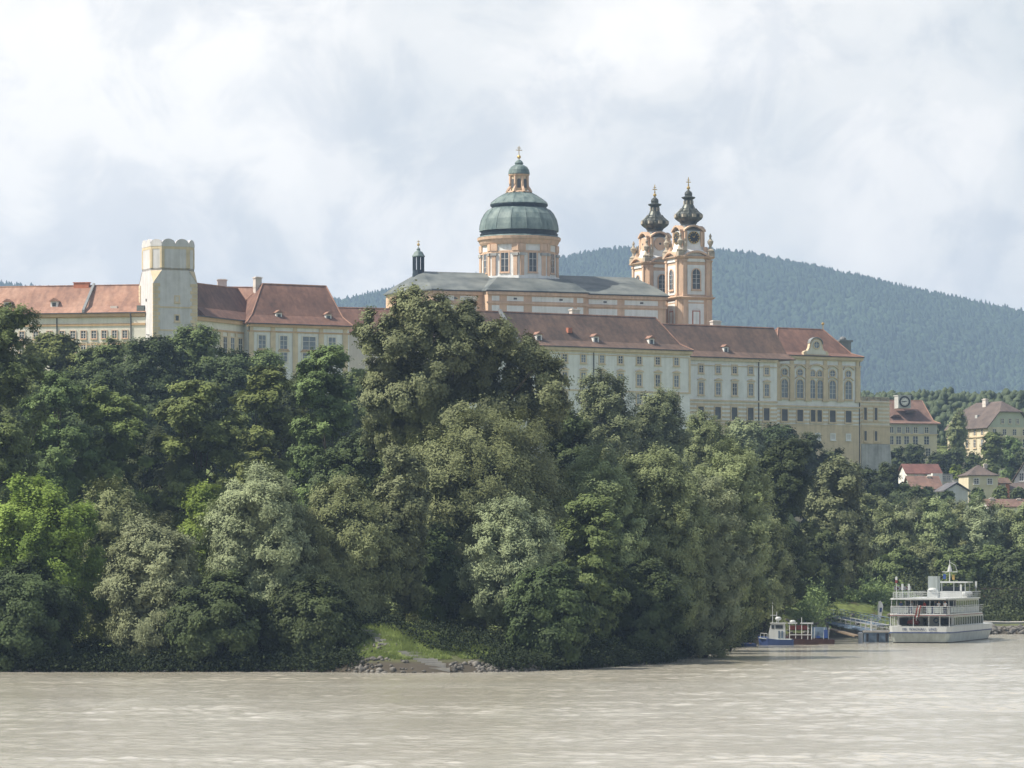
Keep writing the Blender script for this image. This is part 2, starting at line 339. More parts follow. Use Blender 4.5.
def np_mesh(name, v, f, tint=None):
    me = bpy.data.meshes.new(name); k = f.shape[1]
    me.vertices.add(len(v)); me.vertices.foreach_set('co', np.ascontiguousarray(v, dtype=np.float32).ravel())
    me.loops.add(len(f)*k); me.loops.foreach_set('vertex_index', np.ascontiguousarray(f, dtype=np.int32).ravel())
    me.polygons.add(len(f)); me.polygons.foreach_set('loop_start', np.arange(0, len(f)*k, k, dtype=np.int32))
    if tint is not None:
        a = me.attributes.new('tint', 'FLOAT', 'FACE'); a.data.foreach_set('value', np.ascontiguousarray(tint, dtype=np.float32))
    me.update(calc_edges=True); return me
def build_water():
    m = bpy.data.materials.new('muddy river'); m.use_nodes = True; nt = m.node_tree; N = nt.nodes; L = nt.links
    b = N['Principled BSDF']; b.inputs['IOR'].default_value = 1.33; b.inputs['Roughness'].default_value = 0.10
    tc = N.new('ShaderNodeTexCoord')
    def noise(scale, st, det=3, ro=0.5, dist=0.0):
        mp = N.new('ShaderNodeMapping'); mp.inputs['Scale'].default_value = st; L.new(tc.outputs['Object'], mp.inputs[0])
        n = N.new('ShaderNodeTexNoise'); n.inputs['Scale'].default_value = scale; n.inputs['Detail'].default_value = det
        n.inputs['Roughness'].default_value = ro; n.inputs['Distortion'].default_value = dist
        L.new(mp.outputs[0], n.inputs['Vector']); return n
    sw = noise(0.05, (0.35, 0.9, 1), 5, 0.6, 0.6)              # silt: slow swirls in the body colour
    r = N.new('ShaderNodeValToRGB'); e = r.color_ramp.elements
    e[0].position = 0.35; e[0].color = (0.37, 0.34, 0.27, 1); e[1].position = 0.65; e[1].color = (0.44, 0.415, 0.345, 1)
    L.new(sw.outputs['Fac'], r.inputs[0]); L.new(r.outputs[0], b.inputs['Base Color'])
    w2 = noise(2.6, (1, 1.0, 1), 4, 0.6)
    bp = N.new('ShaderNodeBump'); bp.inputs['Strength'].default_value = 0.6; bp.inputs['Distance'].default_value = 0.12
    L.new(w2.outputs['Fac'], bp.inputs['Height']); L.new(bp.outputs[0], b.inputs['Normal'])
    # real waves: many small wave trains, stronger and weaker in patches
    rng = np.random.default_rng(21)
    xs = np.concatenate([np.arange(-2400, -70, 120), np.arange(-70, -52, 2), np.arange(-52, 52, 0.17), np.arange(52, 92, 0.5), np.arange(92, 2500, 120)])
    ys = np.concatenate([[-220, -100, 0, 80, 130, 160, 176], np.arange(184, 400, 0.2), np.arange(400, 640, 0.6), [660, 760, 900]])
    gx, gy = np.meshgrid(xs, ys); z = np.zeros_like(gx)
    for k in range(46):
        lam = 0.65 * (5.5 ** rng.uniform(0, 1)); a = rng.normal(0.6, 0.75); kk = 2*pi/lam; ph = rng.uniform(0, 6.28)
        wob = 1.5 * np.sin(gx*0.031 + ph) + 1.1 * np.sin(gy*0.043 + 2*ph)
        z += 0.0105 / kk * np.sin(kk * (gx*cos(a) + gy*sin(a)) + ph + wob)
    patch = 0.45 + 1.25 * vnoise(gx*0.35, gy, 16, 31) * vnoise(gx*0.6, gy*1.3, 5.5, 32) * 2 
    lee = np.interp(gy, [380, 470], [1, 0.5]) * np.clip((100 - np.abs(gx)) / 30, 0, 1) * np.clip((gy - 176) / 8, 0, 1)
    me = grid_mesh('river', gx, gy, z * patch * lee); me.materials.append(m)
    tag(inst('river', me), 'wide muddy river with small ripples', None, None, 'structure')
build_water()
build_ground()

# ------------------------------------------------------------------ far hills and their forest
RIDGE = [(-700, 240), (-100, 268), (0, 279), (60, 287), (150, 300), (300, 303), (340, 296), (400, 284), (470, 273), (560, 257), (620, 250), (660, 251), (700, 251), (740, 253),
         (800, 263), (850, 273), (900, 284), (960, 294), (1024, 307), (1150, 332), (1700, 350)]
YR = 6000.0
def hill_z(x, y):
    px = 512 + x * F / YR
    top = H + (HY - np.interp(px, [p[0] for p in RIDGE], [p[1] for p in RIDGE])) * YR / F - 16
    t = np.clip((y - 4300) / (YR - 4300), 0, 1); back = np.clip(1 - (y - YR) / 2600, 0.2, 1)
    s = (t*t*(3-2*t)) * 0.35 + t * 0.65
    und = (vnoise(x, y, 420, 3) - .5) * 170 + (vnoise(x, y, 170, 4) - .5) * 60
    return 30 + (top - 30) * s * back + und * np.sin(pi * np.clip(t, 0, 1)) ** 0.8
def build_hills():
    gx, gy = np.meshgrid(np.arange(-2600, 2601, 40.0), np.arange(4200, 7400, 40.0))
    me = grid_mesh('hills', gx, gy, hill_z(gx, gy)); me.materials.append(mat('hill forest floor', (0.035, 0.05, 0.025), var=0.3, scale=0.05))
    tag(inst('hills', me), 'long wooded hill ridge behind the abbey', None, None, 'structure')
    rng = np.random.default_rng(5)
    n = 90000
    x = rng.uniform(-1120, 1120, n*2); y = 4500 + (YR + 60 - 4500) * rng.uniform(0, 1, n*2) ** 0.8
    vis = (np.abs(x / y * F) < 640); x = x[vis][:n]; y = y[vis][:n]
    forest('forest', x, y, hill_z(x, y), rng, 6.6, 11, M['conifer'], 'dense mixed forest covering the far hill', 5)
def forest(name, x, y, z, rng, rad, hgt, m, label, sides=7, conf=0.22):
    n = len(x)
    # one crown: rings of a rounded cone, jittered
    prof = np.array([[0.55, 0.0], [1.0, 0.30], [0.72, 0.68], [0.30, 0.92]])
    ang = np.arange(sides) * 2*pi / sides
    nr = len(prof)
    con = rng.uniform(0, 1, n) < (conf + 0.3 * (conf > 0) * (vnoise(x, y, 260, 8) > .5))
    r = rad * rng.uniform(0.65, 1.25, n) * np.where(con, 0.62, 1.05); h = hgt * rng.uniform(0.7, 1.3, n) * np.where(con, 1.25, 0.85)
    V = np.zeros((n, nr*sides + 1, 3))
    for k in range(nr):
        pr = np.where(con, [0.9, 1.0, 0.55, 0.18][k], prof[k, 0]); 
        j = rng.uniform(0.8, 1.2, (n, sides))
        V[:, k*sides:(k+1)*sides, 0] = x[:, None] + (r*pr)[:, None] * np.cos(ang) * j
        V[:, k*sides:(k+1)*sides, 1] = y[:, None] + (r*pr)[:, None] * np.sin(ang) * j
        V[:, k*sides:(k+1)*sides, 2] = z[:, None] + (h*prof[k, 1])[:, None] + rng.uniform(-.06, .06, (n, sides)) * h[:, None]
    V[:, -1] = np.stack([x, y, z + h], -1)
    f = []
    for k in range(nr - 1):
        for i in range(sides):
            j = (i+1) % sides; f += [(k*sides+i, k*sides+j, (k+1)*sides+j), (k*sides+i, (k+1)*sides+j, (k+1)*sides+i)]
    for i in range(sides): f.append(((nr-1)*sides+i, (nr-1)*sides+(i+1) % sides, nr*sides))
    f = np.array(f); Fa = (f[None] + (np.arange(n) * (nr*sides+1))[:, None, None]).reshape(-1, 3)
    cl = vnoise(x, y, 150, 6) * 0.6 + rng.uniform(0, 0.5, n)
    cl = np.where(con, cl * 0.5, cl)
    me = np_mesh(name, V.reshape(-1, 3), Fa, np.repeat(np.clip(cl, 0, 1), len(f))); me.materials.append(m)
    return tag(inst(name, me), label, None, None, 'stuff')
build_hills()
def build_mid_forest():
    rng = np.random.default_rng(9); n = 1500; k = 16
    tx = rng.uniform(90, 270, n); ty = rng.uniform(1190, 1660, n); tr = rng.uniform(2.6, 4.6, n)
    d = rng.normal(size=(n, k, 3)); d[:, :, 2] = np.abs(d[:, :, 2]); d /= np.linalg.norm(d, axis=2)[:, :, None]
    x = (tx[:, None] + d[:, :, 0]*tr[:, None]).ravel(); y = (ty[:, None] + d[:, :, 1]*tr[:, None]).ravel()
    z = (ground_z(tx, ty)[:, None] + tr[:, None]*(.3 + 1.5*d[:, :, 2])).ravel()
    forest('town_woods', x, y, z, rng, 1.25, 2.6, leaf_mat('town wood leaves', (0.04, 0.06, 0.028), (0.10, 0.13, 0.06), 0.0, 0.7, 0.2), 'light green woods on the rise behind the town', 9, 0.0)
build_mid_forest()

# ------------------------------------------------------------------ haze
def build_haze():
    mb = MB(); mb.box(-2680, 2680, -260, 7700, -5, 520)
    m = bpy.data.materials.new('haze'); m.use_nodes = True; nt = m.node_tree; N = nt.nodes; N.clear()
    o = N.new('ShaderNodeOutputMaterial'); v = N.new('ShaderNodeVolumePrincipled')
    v.inputs['Density'].default_value = 0.000115; v.inputs['Color'].default_value = (0.52, 0.72, 1.0, 1); v.inputs['Anisotropy'].default_value = 0.2
    nt.links.new(v.outputs[0], o.inputs['Volume'])
    tag(mb.build('haze', m), 'thin summer haze over the valley', None, None, 'stuff')
build_haze()

# ------------------------------------------------------------------ trees
KIND = dict(  # leaf length, leaf width, upward lean of leaf normals, lobes, flattening of lobes, leaf density
    willow=(0.42, 0.14, 0.25, 34, 1.05, 1.0), silver=(0.40, 0.14, 0.2, 34, 1.0, 1.0), poplar=(0.36, 0.25, 0.3, 30, 0.95, 0.85),
    chestnut=(0.50, 0.27, 0.75, 26, 0.55, 0.75), ash=(0.42, 0.21, 0.5, 28, 0.75, 0.85), dark=(0.38, 0.24, 0.4, 28, 0.9, 0.8), lime=(0.38, 0.22, 0.4, 26, 1.0, 0.85))
def crown_lobes(rng, w, h, d, nl, flat, kind):
    """lobes filling an uneven crown of width w, height h, depth d; base of the crown at z=0"""
    L = []; nb = max(9, nl // 2)
    wob = rng.uniform(0, 6.28, 4)
    for k in range(nl):
        t = (k + 0.5) / nl                            # height
        a = k * 2.39996 + rng.uniform(-.5, .5)
        prof = np.interp(t, [0, 0.25, 0.55, 0.8, 1.0], [0.84, 1.0, 0.98, 0.80, 0.36])
        wv = 1 + 0.16 * sin(2*a + wob[0]) + 0.12 * sin(3*a + wob[1] + 3*t)
        big = k % 2 == 0
        rho = prof * wv * ((0.50 if k % 8 else 0.2) if big else 0.80) * rng.uniform(0.88, 1.1)
        lr = (0.245 + 0.06 * rng.random()) * (1.08 - 0.22 * t) if big else (0.10 + 0.07 * rng.random())
        x = w/2 * rho * cos(a); y = d/2 * rho * sin(a)
        z = h * (0.10 + 0.80 * t) + rng.uniform(-.04, .04) * h
        R_ = lr * (w + d) / 2
        L.append((x, y, z, R_ * rng.uniform(.9, 1.15), R_ * rng.uniform(.9, 1.15), R_ * flat * rng.uniform(.85, 1.15)))
    return np.array(L)
def crown_mesh(name, rng, lobes, kind, n, fill=True, scale_leaf=1.0):
    ll, lw, up, _, flat, dens = KIND[kind]; ll *= scale_leaf; lw *= scale_leaf
    c = lobes[:, :3]; r = lobes[:, 3:]
    area = (r[:, 0] * r[:, 2]); m = len(lobes)
    rc = 0.42 * np.sqrt(area.mean()) ** 0.5 * scale_leaf ** 0.5      # twig clump radius
    ncl = int(max(80, 3.0 * area.sum() / rc**2 * 0.55))
    li = rng.choice(m, ncl, p=area / area.sum())
    d = rng.normal(size=(ncl, 3)); d[:, 2] += 0.25; d[:, 1] -= 0.25; d /= np.linalg.norm(d, axis=1)[:, None]
    p = c[li] + d * r[li] * rng.uniform(0.72, 1.08, (ncl, 1))
    # drop clumps buried in another lobe
    dist = np.min(np.where(np.arange(m)[None] == li[:, None], 9, np.linalg.norm((p[:, None] - c[None]) / r[None], axis=2)), axis=1)
    k = dist > 0.80; p, d, li = p[k], d[k], li[k]; ncl = len(p)
    lobe_t = rng.uniform(0, 1, m); ct = 0.55 * rng.uniform(0, 1, ncl) + 0.45 * lobe_t[li]
    ci = rng.integers(0, ncl, n)
    q = p[ci] + rng.normal(size=(n, 3)) * rc * np.array([0.62, 0.62, 0.50 * (0.7 + 0.3*flat)]) 
    if kind in ('willow', 'silver'):                  # feathery shoots that rise and nod outward
        s = rng.uniform(0, 1, n) ** 1.5
        q += (d[ci] * 0.5 + np.array([0, 0, 0.55])) * (s * rc * 1.2)[:, None]
    if kind == 'lime' or kind == 'poplar':
        s = rng.uniform(0, 1, n) ** 2; q[:, 2] += s * rc * 1.1
    ct_ = np.array([0, 0, c[:, 2].mean() - 0.2*np.ptp(c[:, 2])]); dt = q - ct_; dt /= np.linalg.norm(dt, axis=1)[:, None] + 1e-9
    nrm = d[ci] * 0.8 + dt * 0.55 + rng.normal(size=(n, 3)) * 0.30; nrm[:, 2] += up * .7 + .12
    nrm /= np.linalg.norm(nrm, axis=1)[:, None]
    if kind in ('willow', 'silver'): ax = d[ci] * 0.8 + rng.normal(size=(n, 3)) * 0.5 + np.array([0, 0, 0.5])
    else: ax = rng.normal(size=(n, 3))
    ax -= nrm * (ax * nrm).sum(1)[:, None]; ax /= np.linalg.norm(ax, axis=1)[:, None] + 1e-9
    bx = np.cross(nrm, ax)
    s = rng.uniform(0.65, 1.35, n)[:, None]
    a = ax * ll/2 * s; b = bx * lw/2 * s
    V = np.stack([q - a, q - b - a*0.1, q + a, q + b - a*0.1], 1).reshape(-1, 3)
    T = np.clip(ct[ci] * 0.85 + rng.uniform(0, 0.15, n), 0, 1)
    if fill:                                          # leafage inside the crown
        nf = int(n * 0.16); fi = rng.choice(m, nf, p=area / area.sum())
        e = rng.normal(size=(nf, 3)); e /= np.linalg.norm(e, axis=1)[:, None]
        q = c[fi] + e * r[fi] * rng.uniform(0.2, 0.62, (nf, 1))
        nr = rng.normal(size=(nf, 3)) + np.array([0, -.5, .2]); nr /= np.linalg.norm(nr, axis=1)[:, None]
        ax = rng.normal(size=(nf, 3)); ax -= nr * (ax * nr).sum(1)[:, None]; ax /= np.linalg.norm(ax, axis=1)[:, None]; bx = np.cross(nr, ax)
        sz = rng.uniform(0.28, 0.5, nf)[:, None] * scale_leaf
        V = np.concatenate([V, np.stack([q - ax*sz, q - bx*sz*.7, q + ax*sz, q + bx*sz*.7], 1).reshape(-1, 3)]); T = np.concatenate([T, rng.uniform(0, 1, nf)])
    Fq = np.arange(len(V)).reshape(-1, 4)
    me = np_mesh(name, V, Fq, T); me.materials.append(M[kind]); return me
def trunk_mesh(rng, lobes, base_z, rad, m, nlimb=9):
    mb = MB(); mb.smooth = True; top = lobes[:, 2].max(); cz = lobes[:, 2].min()
    lean = rng.uniform(-.04, .04, 2) * (top - base_z)
    def sp(t): return Vector((lean[0]*t + 0.25*sin(5*t), lean[1]*t, base_z + (top*0.86 - base_z)*t))
    ts = [0, 0.04, 0.2, 0.4, 0.6, 0.8, 1.0]
    mb.tube([sp(t) for t in ts], [rad*1.5, rad*1.05, rad*.9, rad*.72, rad*.5, rad*.3, rad*.1], 8)
    for k in rng.choice(len(lobes), min(nlimb, len(lobes)), replace=False):
        l = Vector(lobes[k, :3]); t = float(np.clip((l.z - base_z) / (top - base_z) * 0.72, 0.12, 0.85)); s = sp(t)
        mid = s.lerp(l, 0.5) + Vector((rng.uniform(-.5, .5), rng.uniform(-.5, .5), -0.06 * (l - s).length))
        rr = rad * (0.62 - 0.4*t)
        mb.tube([s, s.lerp(mid, .5) + Vector((0, 0, -.1)), mid, l], [rr, rr*.8, rr*.6, rr*.18], 6)
        for j in range(2):
            e = l + Vector(rng.uniform(-1, 1, 3)) * lobes[k, 3] * 0.8
            mb.tube([mid, mid.lerp(e, .5) + Vector((0, 0, .2)), e], [rr*.45, rr*.3, rr*.08], 5)
    return mb.mesh('trunk', m)
def make_tree(name, label, cat, kind, px, ytop, wpx, Y, ybot=None, n=26000, depth=None, seed=None, lobes_px=None, group=None, pale=False, nl=None, sl=1.0):
    """a tree whose crown spans wpx around px, from ytop down to ybot, standing at distance Y"""
    n = int(n * (1.9 if Y < 600 else 1.35)); sl = sl * (.86 if Y < 600 else 1); rng = np.random.default_rng(seed if seed is not None else int(px * 7 + ytop * 13 + Y))
    s = Y / F; x = X_(px, Y); gz = float(ground_z(x, Y)); w = wpx * s
    zt = Z_(ytop, Y); zb = max(Z_(ybot, Y), gz + 0.2) if ybot else gz + (zt - gz) * 0.16
    d = depth or w * 0.85
    if lobes_px:
        L = np.array([((a - px) * s, (rng.uniform(-.5, .3)) * d * (0.5 if i % 2 else 1.0), Z_(b, Y) - gz, rx * s, rx * s * 1.05, rz * s) for i, (a, b, rx, rz) in enumerate(lobes_px)])
    else:
        flat = KIND[kind][4]; h = zt - zb
        L = crown_lobes(rng, w * 0.86, h, d * 0.86, nl or KIND[kind][3], flat, kind)
        L[:, 2] += zb - gz
        sc_ = (zt - gz - 0.25) / max((L[:, 2] + L[:, 5]).max(), 1); L[:, 2] *= sc_
    t = thing(name, label, cat, (x, Y, gz), 0, group)
    inst('crown', crown_mesh('crown', rng, L, kind, n, scale_leaf=sl), t)
    inst('trunk', trunk_mesh(rng, L, -0.6, max(0.18, min(0.5, w * 0.03)), M['barkpale'] if pale else M['bark']), t)
    return t
T = make_tree
# on the bank, along the water
T('willow_tree', 'bright yellow-green bank tree at the photo edge, lowest part over the water', 'tree', 'lime', 38, 478, 128, 400, 655, 36000)
T('willow_tree', 'low silver-grey willow between the bright green edge tree and the tallest silver one', 'tree', 'silver', 158, 520, 116, 396, 670, 42000)
T('maple_tree', 'small yellow-green tree poking up between two grey willows', 'tree', 'lime', 203, 484, 62, 407, 600, 15000)
T('willow_tree', 'grey-green willow rising behind the low silver one', 'tree', 'willow', 112, 482, 118, 412, 640, 30000)
T('willow_tree', 'big silver willow just past the yellow-green tree, its crown down to the water', 'tree', 'silver', 262, 468, 132, 402, 668, 50000)
T('willow_tree', 'round grey-green willow above the dark shore beside the grass slope', 'tree', 'willow', 340, 480, 128, 406, 664, 46000)
T('alder_tree', 'dark bushy tree low at the water beside the photo edge', 'tree', 'dark', 22, 560, 130, 393, 672, 34000)
T('alder_tree', 'dark low tree at the water below the silver willows', 'tree', 'dark', 215, 575, 125, 393.5, 672, 32000)
T('alder_tree', 'dark low tree on the shore just before the grass slope', 'tree', 'dark', 312, 580, 110, 395, 672, 30000)
T('willow_tree', 'huge domed willow above the grass slope, broadest crown on the bank', 'tree', 'willow', 480, 417, 195, 428, 606, 80000, depth=22, nl=46, pale=True)
T('poplar_tree', 'young tree with bright leaf tips in front of the huge domed willow', 'tree', 'poplar', 402, 446, 82, 410, 610, 24000)
T('willow_tree', 'silver willow in front of the huge domed one, its pale trunk showing above the grass', 'tree', 'silver', 515, 500, 110, 410, 612, 30000, pale=True)
T('ash_tree', 'dark green tree behind the grass slope, between willow trunks', 'tree', 'dark', 432, 520, 90, 420, 612, 20000)
T('alder_tree', 'dark tree over the stony shore just after the grass slope', 'tree', 'dark', 548, 560, 100, 400, 668, 32000)
T('ash_tree', 'green tree with a bright patch of leaves, between two willows above the shore', 'tree', 'ash', 592, 492, 92, 420, 655, 28000)
T('willow_tree', 'olive willow next along the bank after the huge domed one', 'tree', 'willow', 598, 448, 112, 440, 640, 36000)
T('willow_tree', 'yellowish willow midway between the domed willow and the boats', 'tree', 'willow', 658, 446, 118, 446, 640, 38000)
T('alder_tree', 'dark leafy tree overhanging the water where the shore bends back', 'tree', 'dark', 640, 560, 112, 428, 662, 28000)
T('willow_tree', 'silvery willow at the bend of the shore, crown reaching the water', 'tree', 'silver', 702, 478, 118, 452, 655, 40000)
T('willow_tree', 'tall grey-green willow behind the silvery one at the bend', 'tree', 'willow', 728, 440, 104, 486, 640, 36000)
T('alder_tree', 'dark round-topped tree standing above the small work boats', 'tree', 'dark', 782, 436, 84, 550, 618, 30000)
T('alder_tree', 'dark tree leaning over the water just before the blue and white boat', 'tree', 'dark', 728, 545, 76, 512, 643, 28000)
T('willow_tree', 'drooping willow whose branches hang above the work boats', 'tree', 'willow', 764, 512, 74, 537, 622, 20000)
T('alder_tree', 'dark tree hanging over the gangway end behind the work boats', 'tree', 'dark', 820, 528, 62, 590, 614, 20000)
T('poplar_tree', 'tall leafy poplar rising just past the dark round-topped tree', 'tree', 'poplar', 836, 458, 84, 610, 600, 34000, sl=1.2)
# second rank
T('poplar_tree', 'tall dark poplar cut by the photo edge beside the abbey wing', 'tree', 'ash', 0, 303, 112, 440, 560, 38000)
T('ash_tree', 'green ash below the abbey wing, beside the tall edge poplar', 'tree', 'ash', 55, 366, 100, 470, 560, 28000)
T('chestnut_tree', 'dark chestnut with layered boughs below the abbey wing', 'tree', 'chestnut', 112, 384, 104, 474, 560, 28000)
T('chestnut_tree', 'broad chestnut with yellowish layered boughs below the white tower', 'tree', 'chestnut', 200, 379, 128, 478, 570, 36000)
T('chestnut_tree', 'chestnut with yellow-green top below the hipped pavilion', 'tree', 'chestnut', 272, 366, 104, 492, 560, 30000)
T('ash_tree', 'soft green ash just before the giant poplar', 'tree', 'ash', 325, 344, 84, 462, 560, 34000)
T('ash_tree', 'dark tree in the hollow between the giant poplar and the grass slope', 'tree', 'dark', 356, 430, 110, 452, 600, 26000)
T('poplar_tree', 'giant grey-green poplar, the tallest tree, hiding part of the abbey', 'tree', 'poplar', 450, 292, 180, 440, 540, 90000, depth=18, lobes_px=[
    (412, 308, 17, 16), (432, 312, 18, 14), (395, 328, 16, 18), (450, 330, 20, 16), (372, 345, 13, 12), (420, 340, 22, 20), (478, 330, 18, 14), (500, 338, 18, 14), (520, 352, 18, 15),
    (405, 365, 22, 20), (455, 358, 24, 16), (490, 362, 20, 16), (540, 362, 17, 13), (552, 380, 16, 14), (520, 382, 22, 16), (380, 375, 18, 22), (425, 388, 24, 20), (485, 392, 18, 14),
    (400, 405, 24, 22), (530, 405, 24, 16), (555, 405, 14, 16), (500, 415, 22, 16), (440, 412, 20, 16), (378, 410, 16, 24), (465, 425, 24, 16), (415, 435, 24, 18), (540, 425, 20, 16),
    (362, 330, 8, 8), (366, 318, 6, 8), (390, 440, 24, 24), (500, 445, 24, 16), (444, 345, 14, 12), (468, 312, 10, 8), (422, 405, 30, 24), (470, 372, 24, 18), (482, 380, 20, 18), (458, 386, 22, 18), (455, 402, 22, 18), (397, 350, 16, 13)])
T('ash_tree', 'dark green tree under the far boughs of the giant poplar', 'tree', 'dark', 565, 404, 84, 470, 560, 26000)
T('poplar_tree', 'silvery poplar below the white palace wall with its roof dormers', 'tree', 'poplar', 604, 372, 96, 560, 540, 32000)
T('poplar_tree', 'silvery round poplar below the corner where the palace roof steps down', 'tree', 'poplar', 660, 390, 92, 566, 540, 30000)
T('ash_tree', 'grey-green tree below the lower palace wing', 'tree', 'willow', 706, 412, 70, 580, 540, 22000)
T('ash_tree', 'dark tree directly behind the giant poplar, glimpsed between its boughs', 'tree', 'dark', 428, 366, 120, 520, 560, 20000)
T('ash_tree', 'dark tree in the gap above the two grey willows, under the chestnuts', 'tree', 'dark', 150, 425, 90, 500, 570, 18000)
# slope under the abbey: left
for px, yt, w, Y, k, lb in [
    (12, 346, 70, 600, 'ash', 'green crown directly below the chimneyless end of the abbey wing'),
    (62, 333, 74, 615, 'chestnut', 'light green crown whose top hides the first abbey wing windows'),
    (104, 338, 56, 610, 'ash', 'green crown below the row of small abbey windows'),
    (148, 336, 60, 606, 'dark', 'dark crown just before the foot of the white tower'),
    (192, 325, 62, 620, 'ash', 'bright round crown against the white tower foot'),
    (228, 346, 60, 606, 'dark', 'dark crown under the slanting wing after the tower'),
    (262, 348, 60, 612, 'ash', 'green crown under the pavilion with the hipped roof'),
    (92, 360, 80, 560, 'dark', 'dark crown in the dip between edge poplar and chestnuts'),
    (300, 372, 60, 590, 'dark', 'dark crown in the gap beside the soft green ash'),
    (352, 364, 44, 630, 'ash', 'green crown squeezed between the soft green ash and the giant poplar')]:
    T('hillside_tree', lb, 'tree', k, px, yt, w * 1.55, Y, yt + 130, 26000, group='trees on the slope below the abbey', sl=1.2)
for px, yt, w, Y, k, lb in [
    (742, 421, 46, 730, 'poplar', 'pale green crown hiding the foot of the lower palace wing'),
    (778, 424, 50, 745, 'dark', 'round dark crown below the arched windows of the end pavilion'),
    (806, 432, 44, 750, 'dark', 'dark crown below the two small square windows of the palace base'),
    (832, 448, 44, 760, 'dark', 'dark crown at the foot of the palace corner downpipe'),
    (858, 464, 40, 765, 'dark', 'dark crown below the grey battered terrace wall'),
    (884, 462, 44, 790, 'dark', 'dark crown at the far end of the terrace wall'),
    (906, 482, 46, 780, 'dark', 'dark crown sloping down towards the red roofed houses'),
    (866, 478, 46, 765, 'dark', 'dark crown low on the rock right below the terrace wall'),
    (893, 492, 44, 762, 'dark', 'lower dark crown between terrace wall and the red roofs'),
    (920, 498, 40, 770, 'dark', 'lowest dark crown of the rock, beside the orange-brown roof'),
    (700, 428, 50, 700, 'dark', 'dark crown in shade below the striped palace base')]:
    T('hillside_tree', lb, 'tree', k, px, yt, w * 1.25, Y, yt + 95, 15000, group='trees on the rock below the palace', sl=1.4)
# far bank behind the ship
G = 'willows on the far bank behind the ship'
for px, yt, w, Y, k, lb in [
    (872, 496, 56, 700, 'willow', 'grey willow top nearest the leafy poplar, behind the landing'),
    (893, 512, 44, 690, 'willow', 'willow below the dark slope, above the chevron sign'),
    (912, 500, 48, 705, 'silver', 'silvery willow top below the white flat-roofed annex'),
    (935, 498, 46, 700, 'willow', 'tall willow top straight above the ship funnel'),
    (958, 502, 46, 708, 'willow', 'willow top below the house with the pyramid roof'),
    (982, 500, 50, 700, 'silver', 'willow top just under the long brown roof with two chimneys'),
    (1008, 505, 50, 706, 'willow', 'willow top below the brown roof, by the photo edge'),
    (1034, 502, 56, 700, 'willow', 'willow cut by the photo edge above the lattice bridge'),
    (868, 545, 46, 672, 'silver', 'small silver willow above the landing path'),
    (896, 548, 50, 668, 'ash', 'green tree behind the chevron sign'),
    (926, 545, 52, 672, 'willow', 'lower willow behind the ship funnel'),
    (956, 548, 52, 668, 'ash', 'dark lower tree behind the ship mast'),
    (986, 545, 50, 672, 'ash', 'lower tree behind the far end of the ship roof'),
    (1014, 548, 52, 670, 'dark', 'dark lower tree above the lattice bridge'),
    (850, 560, 44, 640, 'ash', 'green tree over the inland end of the landing path')]:
    T('willow_tree', lb, 'tree', k, px, yt, w * 1.12, Y, 608, 17000, group=G, sl=1.25)
# town trees
G = 'trees among the town houses'
for px, yt, w, Y, k, lb in [
    (896, 447, 26, 1010, 'dark', 'dark tree at the end of the terrace wall, before the clock house'),
    (914, 443, 32, 1040, 'dark', 'dark tree in front of the yellow clock house'),
    (936, 452, 26, 1030, 'dark', 'dark tree below the corner of the clock house'),
    (958, 410, 24, 1090, 'willow', 'tall light green tree between the clock house and the gabled mansion'),
    (952, 448, 28, 1035, 'dark', 'dark tree left of centre between the two big houses'),
    (974, 452, 28, 1030, 'dark', 'dark tree below the sunny wall of the gabled mansion'),
    (993, 430, 28, 1020, 'ash', 'green tree in front of the gabled mansion corner'),
    (1012, 436, 30, 1028, 'ash', 'green tree in front of the mansion gable wall'),
    (1024, 448, 26, 1020, 'dark', 'dark tree at the photo edge below the mansion'),
    (956, 466, 16, 985, 'lime', 'small bright tree behind the white flat-roofed annex'),
    (946, 490, 20, 880, 'dark', 'dark bush below the white gabled shed'),
    (977, 487, 18, 925, 'ash', 'bush in front of the pyramid-roofed house'),
    (1001, 486, 20, 920, 'ash', 'bush between the pyramid-roofed house and the brown roof'),
    (1018, 487, 18, 925, 'dark', 'bush below the white gable at the photo edge'),
    (928, 486, 18, 890, 'dark', 'bush below the orange-brown roof')]:
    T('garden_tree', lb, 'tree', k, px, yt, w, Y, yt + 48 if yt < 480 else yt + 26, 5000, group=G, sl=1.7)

# ------------------------------------------------------------------ undergrowth, grass and stones on the bank
def leaf_mass(name, label, spots, kind, per, sl, size, m=None):
    rng = np.random.default_rng(len(spots)); V = []; T_ = []
    ll, lw, up = KIND[kind][:3]; ll *= sl; lw *= sl
    for (x, y, z, r, h) in spots:
        q = rng.normal(size=(per, 3)) * np.array([r, r, h]) * 0.45 + np.array([x, y, z + h*0.5])
        nr = rng.normal(size=(per, 3)) * 0.7 + np.array([0, -.4, up]); nr /= np.linalg.norm(nr, axis=1)[:, None]
        ax = rng.normal(size=(per, 3)) + np.array([0, 0, .6]); ax -= nr * (ax * nr).sum(1)[:, None]; ax /= np.linalg.norm(ax, axis=1)[:, None]; bx = np.cross(nr, ax)
        s = rng.uniform(.6, 1.3, per)[:, None]
        V.append(np.stack([q - ax*ll/2*s, q - bx*lw/2*s, q + ax*ll/2*s, q + bx*lw/2*s], 1).reshape(-1, 3)); T_.append(rng.uniform(0, 1, per) * 0.6 + rng.random() * .4)
    V = np.concatenate(V); me = np_mesh(name, V, np.arange(len(V)).reshape(-1, 4), np.concatenate(T_)); me.materials.append(m or M[kind])
    return tag(inst(name, me), label, None, None, 'stuff')
